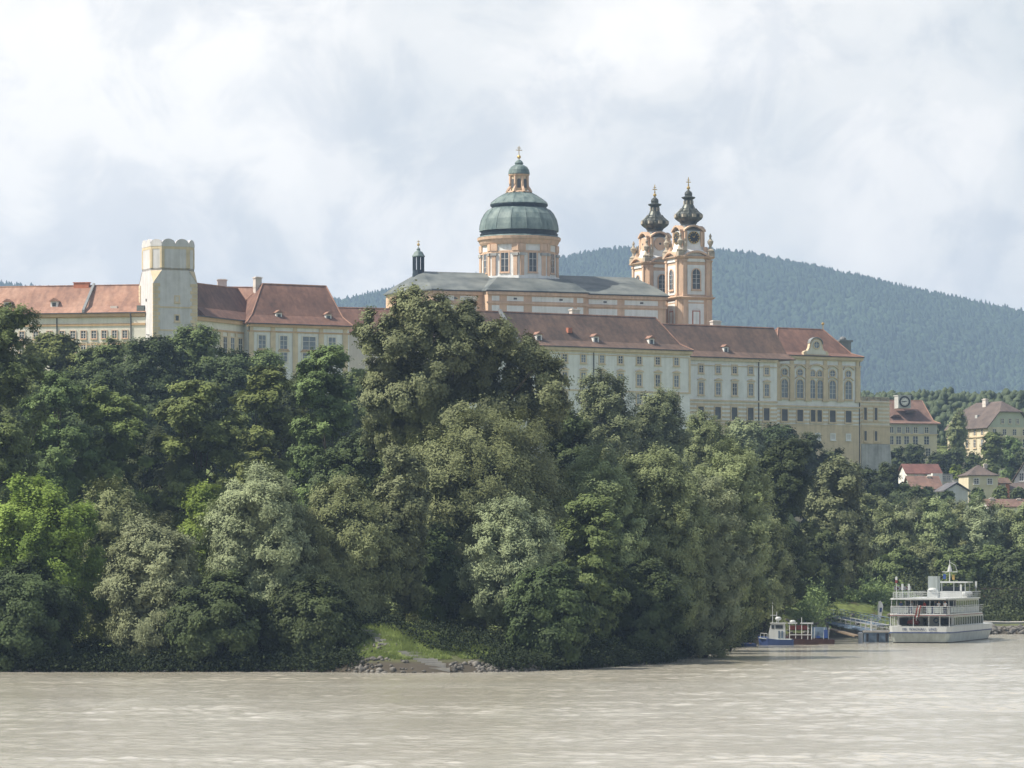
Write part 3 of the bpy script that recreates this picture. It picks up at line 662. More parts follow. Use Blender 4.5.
def bank_cover():
    rng = np.random.default_rng(3); sp = []
    shore = lambda x: float(np.interp(x, [p[0] for p in SHORE], [p[1] for p in SHORE]))
    for k in range(1300):
        x = rng.uniform(-62, 31); t = rng.uniform(0.1, 3.5) if k % 2 else rng.uniform(0.4, 16)
        if -15.5 < x < -2 and t < 12.5 - (x + 15) * .72: continue
        y = shore(x) + t; z = float(ground_z(x, y)); r = rng.uniform(.8, 2.0)
        sp.append((x, y, z, r, rng.uniform(.4, 1.3) if not -10 < x < 6 else rng.uniform(.4, 1.0)))
    leaf_mass('undergrowth', 'dark bushy undergrowth along the shaded shore', sp, 'dark', 130, 0.8, 1, leaf_mat('undergrowth leaves', (0.012, 0.018, 0.009), (0.045, 0.06, 0.024), 0.1, 0.7, 0.1))  # shade of the overhanging trees put into these near-black leaf colours
    sp = []
    for _ in range(240):
        x = rng.uniform(33, 50); y = rng.uniform(550, 610)
        if ground_z(x, y) > 1.2: sp.append((x, y, float(ground_z(x, y)), rng.uniform(1.0, 2.0), rng.uniform(1.2, 2.6)))
    for _ in range(260):
        x = rng.uniform(36, 62); y = rng.uniform(604, 640); sp.append((x, y, float(ground_z(x, y)), rng.uniform(.8, 1.8), rng.uniform(.6, 1.6)))
    for _ in range(160):
        x = rng.uniform(40, 62); y = rng.uniform(632, 655); sp.append((x, y, float(ground_z(x, y)), rng.uniform(1.2, 2), rng.uniform(1.0, 2.2)))
    hd = [(x, y, float(ground_z(x, y)), rng.uniform(1.2, 2), rng.uniform(2, 4.5)) for x, y in zip(rng.uniform(64, 104, 420), rng.uniform(650, 668, 420))] + [(x, y, float(ground_z(x, y)), 1.2, rng.uniform(.6, 1.4)) for x, y in zip(rng.uniform(64, 100, 200), rng.uniform(628, 650, 200))]
    leaf_mass('reeds', 'dark scrub in the shade below the lattice bridge', hd, 'dark', 130, 1.2, 1)  # shrub mass with dark leaves, below the bridge
    leaf_mass('shrubbery', 'green shrubs along the landing path on the far bank', sp, 'ash', 90, 1.1, 1)
    # grass blades on the sunny slope
    n = 80000; x = rng.uniform(-17, 2, n); y = np.interp(x, [p[0] for p in SHORE], [p[1] for p in SHORE]) + rng.uniform(1.6, 22, n); z = ground_z(x, y)
    keep = (z > 1.2) & (vnoise(x, y, 1.3, 4) > 0.2); x, y, z = x[keep], y[keep], z[keep]; n = len(x)
    a = rng.uniform(0, 6.28, n); h = rng.uniform(.10, .34, n) * (0.6 + vnoise(x, y, 2.2, 5)); w = 0.05
    p0 = np.stack([x - np.cos(a)*w, y - np.sin(a)*w, z - .02], -1); p1 = np.stack([x + np.cos(a)*w, y + np.sin(a)*w, z - .02], -1)
    p2 = np.stack([x + rng.normal(size=n)*.1, y + rng.normal(size=n)*.1, z + h], -1)
    me = np_mesh('grass', np.stack([p0, p1, p2], 1).reshape(-1, 3), np.arange(3*n).reshape(-1, 3), vnoise(x, y, 1.5, 6))
    me.materials.append(leaf_mat('grass blades', (0.15, 0.19, 0.055), (0.31, 0.37, 0.12), 0.3, 0.6, 0.2))
    tag(inst('grass', me), 'sunlit green grass on the open bank slope', None, None, 'stuff')
    # riprap
    V = []; Fc = []; ic = bmesh.new(); bmesh.ops.create_icosphere(ic, subdivisions=1, radius=1); iv = np.array([v.co[:] for v in ic.verts]); iff = np.array([[v.index for v in f.verts] for f in ic.faces]); ic.free()
    def stones(n, xr, tr, sr):
        for _ in range(n):
            x = rng.uniform(*xr); t = rng.uniform(*tr); y = shore(x) + t; z = float(ground_z(x, y)); s = rng.uniform(*sr) * (0.7 + 0.6*rng.random()**3)
            q_ = np.clip(((x+7)*-3.2 + (y-386.2)*4.8) / 33.3, 0, 1)
            if abs(x + 7 + 3.2*q_) < 1.3 and -1 < y - 386.2 < 6 and abs(y - 386.2 - 4.8*q_) < 1.0: continue
            if vnoise(x, y, 2.4, 9) < rng.uniform(.1, .55): continue
            v = iv * rng.uniform(.6, 1.2, 3) * s * rng.uniform(.8, 1.2, (len(iv), 1)); an = rng.uniform(0, 6.28); c, q = cos(an), sin(an)
            v = np.stack([v[:, 0]*c - v[:, 1]*q, v[:, 0]*q + v[:, 1]*c, v[:, 2]*.75], -1) + [x, y, z + s*.15]
            Fc.append(iff + sum(len(k) for k in V)); V.append(v)
    stones(500, (-62, 27), (-0.8, 1.0), (.10, .26)); stones(300, (-7, 3), (-0.6, 2.6), (.12, .42)); stones(60, (-14.5, -11), (4, 9), (.12, .3)); stones(90, (-16, -8), (-.5, 2.6), (.15, .45)); stones(700, (60, 84), (-0.6, 5.0), (.2, .6)); stones(500, (29, 62), (1, 8), (.15, .45))
    me = np_mesh('rubble', np.concatenate(V), np.concatenate(Fc)); me.materials.append(M['rock'])
    tag(inst('rubble', me), 'grey rubble stones heaped along the waterline', None, None, 'stuff')
bank_cover()

# ------------------------------------------------------------------ facades
class Frame:
    """a building's own axes: x along its front (to the right), y into it, z up from zb; x=0 sits at photo column px0"""
    def __init__(s, name, label, cat, px0, Y0, theta, zb, group=None):
        s.x0 = X_(px0, Y0); s.y0 = Y0; s.c = cos(R(theta)); s.s = sin(R(theta)); s.zb = zb
        s.root = thing(name, label, cat, (s.x0, Y0, zb), R(theta), group)
    def u(s, px, v=0.0):
        k = (px - 512) / F; x = s.x0 - s.s*v; y = s.y0 + s.c*v
        return (k*y - x) / (s.c - k*s.s)
    def z(s, py, u, v=0.0):
        return H + (HY - py) / F * (s.y0 + u*s.s + v*s.c) - s.zb
    def zp(s, py, px, v=0.0): return s.z(py, s.u(px, v), v)
    def part(s, mb, name, m, loc=(0, 0, 0), rz=0.0, parent=None): return mb.build(name, m, parent or s.root, loc, rz)

WCACHE = {}; WRNG = random.Random(11)
def win_mesh(style, w, h, trim, glass='glass'):
    key = (style, round(w, 2), round(h, 2), trim, glass)
    if key in WCACHE: return WCACHE[key]
    f = MB(); p = MB(); t = 0.24
    if style == 'thin': style = 'plain'; t = 0.12
    def ring(outer, inner, y0, y1):
        n = len(outer)
        for i in range(n):
            j = (i + 1) % n; a, b, c, d = outer[i], outer[j], inner[j], inner[i]
            f.rings([[(a[0], y0, a[1]), (b[0], y0, b[1]), (c[0], y0, c[1]), (d[0], y0, d[1])], [(a[0], y1, a[1]), (b[0], y1, b[1]), (c[0], y1, c[1]), (d[0], y1, d[1])]])
    if style in ('plain', 'hood', 'dark', 'blind'):
        O = [(-w/2-t, -h/2-t), (w/2+t, -h/2-t), (w/2+t, h/2+t), (-w/2-t, h/2+t)]; I = [(-w/2, -h/2), (w/2, -h/2), (w/2, h/2), (-w/2, h/2)]
        ring(O, I, -0.14, 0.03)
        f.box(-w/2-t*1.4, w/2+t*1.4, -0.30, -0.003, -h/2-t-0.16, -h/2-t-0.004)            # sill
        if style == 'hood':
            f.prism_y([(-w/2-t*1.8, h/2+t+.30), (w/2+t*1.8, h/2+t+.30), (w/2+t*1.5, h/2+t+.52), (0, h/2+t+.85), (-w/2-t*1.5, h/2+t+.52)], -0.38, -0.003)
        p.m = 0 if style != 'blind' else 1
        p.box(-w/2, w/2, -0.05, 0.02, -h/2, h/2)
        if style in ('plain', 'hood'):
            p.m = 1; b = 0.06
            p.box(-b, b, -0.10, -0.052, -h/2, h/2); p.box(-w/2, w/2, -0.098, -0.053, h*0.12, h*0.12 + .1)
            p.box(-w/2, -w/2+.09, -0.097, -0.054, -h/2, h/2); p.box(w/2-.09, w/2, -0.097, -0.054, -h/2, h/2)
            p.box(-w/2, w/2, -0.096, -0.055, -h*0.24, -h*0.24 + .05)
    elif style == 'arch':
        A = arch(w, h, 10); O = arch(w + 2*t, h + t, 10); O = [(x, z - (t if i < 2 else 0)) for i, (x, z) in enumerate(O)]
        A = [(x, z - h/2) for x, z in A]; O = [(x, z - h/2) for x, z in O]
        ring(O, A, -0.16, 0.03); f.box(-w/2-t*1.5, w/2+t*1.5, -0.32, -0.003, -h/2-t-.18, -h/2-t-.004)
        p.prism_y(A, -0.05, 0.02); p.m = 1; b = .055
        p.box(-b, b, -.10, -.052, -h/2, h/2 - .05)
        for q in (-0.22, 0.02, 0.22): p.box(-w/2, w/2, -.098, -.053, h*q, h*q + .07)
    elif style == 'round':
        A = [(w/2*cos(2*pi*k/14), w/2*sin(2*pi*k/14)) for k in range(14)]; O = [(x*(1+2*t/w), z*(1+2*t/w)) for x, z in A]
        ring(O, A, -0.16, 0.03); p.prism_y(A, -0.05, 0.02); p.m = 1
        p.box(-.05, .05, -.10, -.052, -w/2+.04, w/2-.04); p.box(-w/2+.04, w/2-.04, -.098, -.053, -.05, .05)
    g = {'glass': M['glass'], 'glassl': M['glassl'], 'shutter': M['shutter']}[glass]
    WCACHE[key] = (f.mesh('window', M[trim]), p.mesh('pane', [g, M['bar']])); return WCACHE[key]
def window(fr, u, z, w, h, style='plain', trim='ochre', v=0.0, rz=0.0, glass='glass', parent=None):
    if glass == 'glass' and style in ('plain', 'hood') and WRNG.random() < 0.4: glass = 'glassl'
    a, b = win_mesh(style, w, h, trim, glass)
    o = inst('window', a, parent or fr.root, (u, v, z), rz)
    if parent is None: inst('pane', b, o)
    else: inst('pane', b, parent, (u, v, z), rz)      # on a part that is itself a child: keep to three levels
    return o
def hip_roof(fr, u0, u1, v0, v1, ze, zr, ur0, ur1, m, kick=0.9, over=0.6, name='roof', parent=None, ridge=True):
    """hipped roof, a little flared at the eaves; ur0/ur1 are the ends of its ridge"""
    mb = MB(); vm = (v0 + v1) / 2; K = 2.0; hh = zr - ze; half = (v1 - v0) / 2
    def rect(a, b, c, d, z): return [(a, c, z), (b, c, z), (b, d, z), (a, d, z)]
    t = min(0.34, K / half)
    def lerp(a, b, t): return a + (b - a) * t
    lo = rect(u0 - over, u1 + over, v0 - over, v1 + over, ze)
    lo2 = rect(u0 - over, u1 + over, v0 - over, v1 + over, ze + 0.18)
    md = rect(lerp(u0, ur0, t), lerp(u1, ur1, t), lerp(v0, vm, t), lerp(v1, vm, t), ze + hh * t * kick)
    hi = rect(ur0, ur1, vm - 0.02, vm + 0.02, zr)
    mb.rings([lo, lo2, md, hi])
    o = fr.part(mb, name, m, parent=parent)
    if ridge:
        rb = MB()
        rb.tube([(ur0, vm, zr + .03), (ur1, vm, zr + .03)], 0.17, 6)
        for a, b, c in ((ur0, lerp(u0, ur0, t), u0 - over), (ur1, lerp(u1, ur1, t), u1 + over)):
            if abs(a - c) > 1.2:
                for vv, ve, vmid in ((v0, v0 - over, lerp(v0, vm, t)), (v1, v1 + over, lerp(v1, vm, t))):
                    rb.tube([(a, vm, zr + .03), (b, vmid, ze + hh*t*kick + .03), (c, ve, ze + .2)], 0.15, 6)
        fr.part(rb, 'ridge_cap', M['tile_lit'], parent=o)
    return o
def dormer(fr, u, v, z, w=1.5, h=1.6, mroof='tile_lit', parent=None):
    """small roof dormer with its own window and gable roof"""
    b = MB(); b.box(-w/2, w/2, 0, 2.6, 0, h)
    o = b.build('dormer', M['white'], parent or fr.root, (u, v, z))
    r = MB(); r.prism_y([(-w/2-.25, h), (w/2+.25, h), (0, h + w*.45)], -.35, 2.9); r.build('dormer_roof', M[mroof], o)
    g = MB(); g.box(-w*.26, w*.26, -.05, -.004, h*.25, h*.82); g.build('pane', M['glass'], o)
    return o
def chimney(fr, u, v, z0, z1, w=1.5, d=1.0, parent=None):
    b = MB(); b.box(-w/2, w/2, -d/2, d/2, z0, z1 - .35); b.box(-w/2-.15, w/2+.15, -d/2-.15, d/2+.15, z1-.346, z1-.15); b.box(-w/2+.1, w/2-.1, -d/2+.1, d/2-.1, z1-.146, z1)
    b.box(-w/2-.07, w/2+.07, -d/2-.07, d/2+.07, (z0+z1)/2, (z0+z1)/2+.15)
    return b.build('chimney', M['brick'], parent or fr.root, (u, v, 0))
def downpipe(fr, u, v, z0, z1):
    b = MB(); b.tube([(u, v-.12, z0), (u, v-.12, z1)], 0.12, 6); b.tube([(u, v-.12, z1-.1), (u, v-.5, z1+.5)], .12, 6); fr.part(b, 'downpipe', M['gutter'])
def gutter(fr, u0, u1, v, z):
    b = MB(); b.box(u0, u1, v-.18, v-.004, z-.10, z+.10); fr.part(b, 'gutter', M['gutter'])

# ---- abbey wing at the photo edge, turned a little to the sun
def wing_a():
    fr = Frame('abbey_wing', 'sunlit cream abbey wing with orange red roof, cut by the photo edge', 'abbey wing', 143, 797, -11.5, 20)
    ua, ub = fr.u(-95), fr.u(146); z = lambda py: fr.zp(py, 100)
    ze = z(313.5); W = 13.0
    b = MB(); b.box(ua, ub, 0, W, -4, ze - .02); fr.part(b, 'wall', M['cream'])
    b = MB(); b.box(ua, ub, -.55, -.003, z(316.6), ze-.03); b.box(ua, ub, -.30, -.004, z(317.6), z(316.7)); fr.part(b, 'cornice', M['ochre_deep'])
    b = MB(); b.box(ua, ub, -.14, -.003, z(325.8), z(323.6)); b.box(ua, ub, -.10, -.004, z(345), z(343.5)); fr.part(b, 'string_course', M['ochre_deep'])
    b = MB(); b.box(fr.u(131.5), ub, -.35, -.001, -4, z(317.8)); fr.part(b, 'end_bay', M['cream'])
    b = MB(); b.box(fr.u(131.3), ub, -.5, -.352, z(325.8), z(323.6)); fr.part(b, 'string_course', M['ochre_deep'])
    for px in [-20, -6, 8, 22, 36, 49.5, 62, 73, 83.5, 94, 104.3, 114.6, 125]:
        window(fr, fr.u(px), z(334.5), 1.05, 1.5, 'thin', 'orange')
        window(fr, fr.u(px), z(347.5), 1.05, 1.7, 'plain', 'ochre')
    downpipe(fr, fr.u(57), 0, -3, ze - .6); downpipe(fr, fr.u(131.5), -.35, -3, ze - .6); gutter(fr, ua, ub, -.6, ze + .05)
    zr = fr.z(285.5, fr.u(100), W/2); 
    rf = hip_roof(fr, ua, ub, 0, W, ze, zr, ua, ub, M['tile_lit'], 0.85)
    # fire wall climbing over the roof
    us, vm = fr.u(83), W/2; b = MB()
    b.rings([[(us+ (0 if k<2 else .5), y, zz) for k, (y, zz) in enumerate([(-.7, ze+.1), (-.7, ze+.75), (-.7, ze+.75), (-.7, ze+.1)])],
             [(us+ (0 if k<2 else .5), y, zz) for k, (y, zz) in enumerate([(vm, zr), (vm, zr+.55), (vm, zr+.55), (vm, zr)])]])
    fr.part(b, 'fire_wall_cap', M['lead'], parent=rf)
    hs = (zr - ze) / vm
    for px in (4, 51): dormer(fr, fr.u(px), 2.0, ze + 1.35, 1.5, 1.35, parent=rf)
    b = MB(); u = fr.u(112); b.box(u-.7, u+.7, 1.1, 2.0, ze+1.0, ze+1.55); fr.part(b, 'roof_hatch', M['brick'], parent=rf)
    b = MB(); u = fr.u(72); b.box(u-1.6, u+1.6, vm-.5, vm+.5, zr-.5, zr+.55); b.box(u-1.75, u+1.75, vm-.6, vm+.6, zr+.56, zr+.72); fr.part(b, 'chimney', M['clayred'])
    b = MB(); b.box(fr.u(137), fr.u(144.5), -.2, 3, ze+.2, ze+1.5); fr.part(b, 'roof_light', M['coproof'], parent=rf)
wing_a()

# ---- white bastion tower
def tower():
    fr = Frame('bastion_tower', 'pale square tower with chamfered top and half-round battlements', 'tower', 153.4, 792, 23, 20)
    a = 9.1; s = 792 / F; z = lambda py: fr.z(py, 4.4, 0)
    cx = cy = a / 2
    def oct_(half, ch, zz): return [(cx-half+ch, cy-half, zz), (cx+half-ch, cy-half, zz), (cx+half, cy-half+ch, zz), (cx+half, cy+half-ch, zz), (cx+half-ch, cy+half, zz), (cx-half+ch, cy+half, zz), (cx-half, cy+half-ch, zz), (cx-half, cy-half+ch, zz)]
    h = a / 2; ch = 1.75
    b = MB(); b.rings([oct_(h+.15, .02, -4), oct_(h, .02, z(283)), oct_(h-.02, ch, z(270.5)), oct_(h-.02, ch, z(246.2))]); fr.part(b, 'wall', M['towerwhite'])
    br = MB()                                            # ochre broaches where the square turns octagonal
    for sx, sy in ((-1, -1), (1, -1), (-1, 1), (1, 1)):
        zz0, zz1 = z(283), z(270.5); e = .05
        A = (cx+sx*(h+e), cy+sy*(h+e), zz0); B_ = (cx+sx*(h-ch+e), cy+sy*(h+e), zz1); C_ = (cx+sx*(h+e), cy+sy*(h-ch+e), zz1); D_ = (cx+sx*(h-1), cy+sy*(h-1), zz1-.3)
        br.add([A, B_, C_, D_], [(0, 1, 2), (0, 1, 3), (0, 2, 3), (1, 2, 3)])
    fr.part(br, 'broach', M['ochre'])
    # battlements: a row of half rounds on every side
    o = oct_(h + .02, ch, 0); bt = MB()
    zt = z(246.2)
    bt.rings([oct_(h + .05, ch, zt + .003), oct_(h + .05, ch, zt + .55)]); 
    for i in range(8):
        p, q = Vector(o[i][:2]), Vector(o[(i+1) % 8][:2]); L = (q - p).length; n = 2 if L > 4 else 1; d = (q - p).normalized(); nn = Vector((d.y, -d.x))
        for k in range(n):
            c = p + d * (L * (k + .5) / n); w = L / n * 0.96; prof = [(-w/2, 0), (w/2, 0)] + [(w/2*cos(pi*j/8), min(w*.5, 1.3)*.72*sin(pi*j/8)) for j in range(9)]
            r0 = [tuple((c + d*x + nn*.03).to_3d() + Vector((0, 0, zt+.552+zz))) for x, zz in prof]; r1 = [tuple((c + d*x - nn*.55).to_3d() + Vector((0, 0, zt+.552+zz))) for x, zz in prof]
            bt.rings([r0, r1])
    fr.part(bt, 'battlement', M['towerwhite'])
    st = MB()                                            # painted bands and corner strips
    st.rings([oct_(h+.02, ch, zt-.05), oct_(h+.02, ch, zt-.55)])
    st.rings([oct_(h-.02, ch, z(270.5)+.05), oct_(h-.02, ch, z(270.5)+.5)])
    for i in range(8):
        p, q = Vector(o[i][:2]), Vector(o[(i+1) % 8][:2]); d = (q - p).normalized(); nn = Vector((d.y, -d.x)); L = (q-p).length
        for e, g in ((p, d), (q, -d)):
            w = .55 if L > 4 else .42
            c0 = e - nn*.0; c1 = e + g*w - nn*.0; 
            st.rings([[(*(c0 - nn*.05), zz), (*(c1 - nn*.05), zz), (*(c1 + nn*.03), zz), (*(c0 + nn*.03), zz)] for zz in (z(270.5)+.51, zt-.56)])
    fr.part(st, 'painted_band', M['ochre'])
    qn = MB(); zz = z(283) - .1; k = 0
    while zz > -3:
        for (x0, x1, y0, y1) in ((-.06, 1.35 - .35*(k % 2), -.06, .3), (a-1.35 + .35*(k % 2), a+.06, -.06, .3)):
            qn.box(x0 - .06, x1, y0 - .03, y1, zz - .62, zz)
        qn.box(-.13, .2, a - 1.0, a + .06, zz - .62, zz); zz -= .72; k += 1
    for py in (307, 330): qn.box(.9, a-.9, -.10, .1, z(py+1), z(py-.4))
    fr.part(qn, 'quoin', M['ochre'])
    for px, py in ((177, 299), (177, 318)): window(fr, fr.u(px), z(py), .7, 1.0, 'dark' if py == 318 else 'blind', 'ochre')
    sl = MB()
    for px in (169.5, 182.7): sl.box(fr.u(px)-.13, fr.u(px)+.13, .08, .3, z(260.5), z(257.5))
    fr.part(sl, 'slit_window', M['shutter'])
    b = MB(); b.box(-.09, -.004, cy-.25, cy+.25, z(300.5), z(298)); fr.part(b, 'slit_window', M['glass'])
    fr.part(MB().rings([oct_(h - .7, ch, zt + .6), oct_(h - .8, ch, zt + .8)]), 'roof', M['lead'])
tower()

# ---- slanting wing and hipped pavilion after the tower
def wing_b():
    fr = Frame('abbey_wing', 'short shaded abbey wing slanting back between white tower and hipped pavilion', 'abbey wing', 197, 798, 64, 20)
    ub = fr.u(248.5); z = lambda py, px: fr.zp(py, px); W = 11; ze = z(320.5, 235)
    b = MB(); b.box(-2, ub+.5, 0, W, -4, ze - .02); fr.part(b, 'wall', M['cream'])
    b = MB(); b.box(-2, ub, -.45, -.003, ze - .8, ze - .03); b.box(-2, ub, -.15, -.004, ze-2.6, ze-2.2); fr.part(b, 'cornice', M['ochre_deep'])
    for px in (221, 228.5, 236, 244): u = fr.u(px); b = MB(); b.box(u-.5, u+.5, -.2, -.003, -4, ze-2.65); fr.part(b, 'pilaster', M['ochre'])
    for px in (224.8, 232.3, 240): window(fr, fr.u(px), ze - 5.2, 1.5, 3.2, 'plain', 'ochre'); window(fr, fr.u(px), ze - 10.5, 1.5, 2.4, 'plain', 'ochre')
    gutter(fr, -2, ub, -.55, ze + .05)
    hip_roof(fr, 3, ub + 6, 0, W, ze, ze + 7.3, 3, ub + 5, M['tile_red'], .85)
wing_b()
def pavilion_b():
    fr = Frame('hipped_pavilion', 'abbey pavilion with tall hipped brown red roof and two dormers behind the ash trees', 'abbey pavilion', 248, 813, 29, 20)
    ub = fr.u(349); z = lambda py: fr.zp(py, 300); ze = z(325.2); W = 15
    b = MB(); b.box(0, ub, 0, W, -4, ze - .02); fr.part(b, 'wall', M['white'])
    b = MB(); b.box(-.3, ub+.3, -.5, -.003, z(328), ze-.03); b.box(-.1, ub+.1, -.2, -.004, z(333.2), z(331.8)); fr.part(b, 'cornice', M['ochre_deep'])
    for px in (251, 272.7, 295, 321, 345): u = fr.u(px); b = MB(); b.box(u-.55, u+.55, -.25, -.003, -4, z(333.3)); fr.part(b, 'pilaster', M['ochre']); b = MB(); b.box(u-.45, u+.45, -.16, -.003, z(331.7), z(328.1)); fr.part(b, 'frieze_block', M['ochre'])
    for px, w in ((262, 1.7), (283.5, 1.7), (309, 3.0), (332, 1.7)):
        window(fr, fr.u(px), z(343), w, 2.6, 'plain', 'cream', glass='glassl'); window(fr, fr.u(px), z(357.5), w, 1.8, 'plain', 'cream', glass='glassl')
        b = MB(); u = fr.u(px); b.prism_y([(-w/2-.5, 0), (w/2+.5, 0), (w/2+.1, .5), (-w/2-.1, .5)], -.3, -.01); b.build('parapet_panel', M['ochre_deep'], fr.root, (u, 0, z(352)))
    gutter(fr, -.3, ub+.3, -.6, ze + .05)
    zr = fr.z(284.5, fr.u(295), W/2); ur0, ur1 = fr.u(262.5, W/2), fr.u(326, W/2)
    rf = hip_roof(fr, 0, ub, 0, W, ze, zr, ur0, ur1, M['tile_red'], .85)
    for px in (282.5, 332): dormer(fr, fr.u(px), 1.6, ze + 1.0, 1.35, 1.5, parent=rf)
    chimney(fr, fr.u(259.5, W/2), W/2 + 1, zr - 3, zr + 1.5, 1.4, 1.2)
    downpipe(fr, .2, 0, -3, ze - .6)
pavilion_b()
def back_wing():
    fr = Frame('abbey_wing', 'low abbey roof in sun with a striped chimney, seen above the slanting wing', 'abbey wing', 190, 822, 8, 20)
    ua, ub = fr.u(150), fr.u(262); zr = fr.z(287.3, fr.u(230), 7); b = MB(); b.box(ua, ub, 0, 14, -4, zr-7.2); fr.part(b, 'wall', M['cream'])
    hip_roof(fr, ua, ub, 0, 14, zr-7.2, zr, ua, ub, M['tile_lit'], .9)
    b = MB(); chimney(fr, fr.u(222, 7), 7, zr-2, zr+1.7, 1.9, 1.2)
    fr = Frame('connecting_wing', 'strip of red abbey roof between the hipped pavilion and the giant poplar', 'abbey wing', 340, 834, 20, 20)
    ub = fr.u(450); zr = fr.z(308, fr.u(360), 6); b = MB(); b.box(0, ub, 0, 12, -4, zr-5.6); fr.part(b, 'wall', M['cream'])
    hip_roof(fr, 0, ub, 0, 12, zr-5.6, zr, 0, ub, M['tile_red'], .9)
back_wing()

# ---- long palace wing
PAL = dict(px0=600, Y0=840, th=31)
def long_wing():
    fr = Frame('palace_wing', 'long pale palace wing with three white dormers on its brown roof', 'palace wing', 600, 840, 31, 20)
    ua, ub = fr.u(430), fr.u(690); z = lambda py: fr.zp(py, 600); ze = z(348.2); W = 14
    b = MB(); b.box(ua, ub, 0, W, -6, ze - .02); fr.part(b, 'wall', M['white'])
    b = MB(); b.box(ua, ub+.3, -.55, -.003, z(351.3), ze-.03); b.box(ua, ub+.15, -.28, -.004, z(352.8), z(351.4)); fr.part(b, 'cornice', M['ochre'])
    b = MB(); b.box(ua, ub+.1, -.16, -.003, z(391.5), z(390)); b.box(ua, ub+.1, -.12, -.003, z(355.4), z(354.6)); fr.part(b, 'string_course', M['ochre'])
    for px in [453+18.6*k for k in range(13)]:
        if px > 685: break
        u = fr.u(px)
        window(fr, u, z(359.0), 1.15, 1.55, 'plain', 'ochre'); window(fr, u, z(379.0), 1.2, 2.35, 'hood', 'ochre'); window(fr, u, z(398), 1.2, 2.0, 'plain', 'ochre')
    b = MB(); b.box(ub-.35, ub+.12, -.12, -.003, z(390), z(355.5)); fr.part(b, 'corner_strip', M['ochre'])
    downpipe(fr, fr.u(593.5), 0, -3, ze-.7); gutter(fr, ua, ub+.5, -.65, ze+.05)
    zr = fr.z(315, fr.u(600), W/2)
    rf = hip_roof(fr, ua, ub, 0, W, ze, zr, ua, fr.u(655.5, W/2), M['tile_brown'], .72)
    for px in (543.5, 600.5, 656): dormer(fr, fr.u(px), 1.7, ze+1.0, 1.35, 1.55, parent=rf)
    us = fr.u(508, 3); vm = W/2; b = MB()
    b.rings([[(us, -.7, ze+.1), (us, -.7, ze+.9), (us+.7, -.7, ze+.9), (us+.7, -.7, ze+.1)], [(us, vm, zr), (us, vm, zr+.6), (us+.7, vm, zr+.6), (us+.7, vm, zr)]])
    fr.part(b, 'fire_wall_cap', M['lead'], parent=rf)
    b = MB(); u = fr.u(569, 3.5); b.box(u-.5, u+.5, 3.0, 3.9, ze+3.2, ze+4.3); fr.part(b, 'roof_hatch', M['clayred'], parent=rf)
    chimney(fr, fr.u(577, vm), vm + 1, zr-3, zr + 1.3, 1.9, 1.2)
long_wing()
def lower_wing():
    fr = Frame('palace_wing', 'lower palace wing with striped ground floor beside the arched windows', 'palace wing', 690, 868, 31, 20)
    ua, ub = fr.u(686), fr.u(777); z = lambda py: fr.zp(py, 730); ze = z(358.3); W = 14
    b = MB(); b.box(ua, ub, 0, W, -8, ze - .02); fr.part(b, 'wall', M['white'])
    b = MB(); b.box(ua, ub, -.5, -.003, z(361.3), ze-.03); b.box(ua, ub, -.2, -.004, z(366.5), z(365.6)); fr.part(b, 'cornice', M['ochre'])
    b = MB(); b.box(ua, ub, -.28, -.003, z(401.8), z(400.2)); b.box(ua, ub, -.15, -.004, z(424.5), z(423)); fr.part(b, 'string_course', M['ochre'])
    b = MB(); k = 0
    for py in np.arange(403.8, 422.5, 4.1): b.box(ua, ub, -.07, -.002, z(py+2.2), z(py))
    b.box(ua, ub, -.08, -.001, -8, z(424.6)); fr.part(b, 'painted_band', M['ochre'])
    for px in (701, 718, 734.5, 750.7, 766.6):
        u = fr.u(px); window(fr, u, z(369.3), 1.15, 1.7, 'plain', 'ochre'); window(fr, u, z(389.2), 1.25, 2.5, 'hood', 'ochre')
        window(fr, u - .1, z(413.5), 1.5, 2.7, 'dark', 'ochre', glass='shutter', v=-.05)
    downpipe(fr, fr.u(758.5), 0, -3, ze-.7); gutter(fr, ua, ub, -.6, ze+.05)
    zr = fr.z(326.3, fr.u(740), W/2)
    rf = hip_roof(fr, ua - 4, ub + 4, 0, W, ze, zr, ua-12, ub+4, M['tile_brown'], .72)
    dormer(fr, fr.u(731), 1.9, ze+1.1, 1.2, 1.5, parent=rf)
    chimney(fr, fr.u(718, W/2), W/2+1, zr-2, zr+1.3, 2.1, 1.2)
lower_wing()
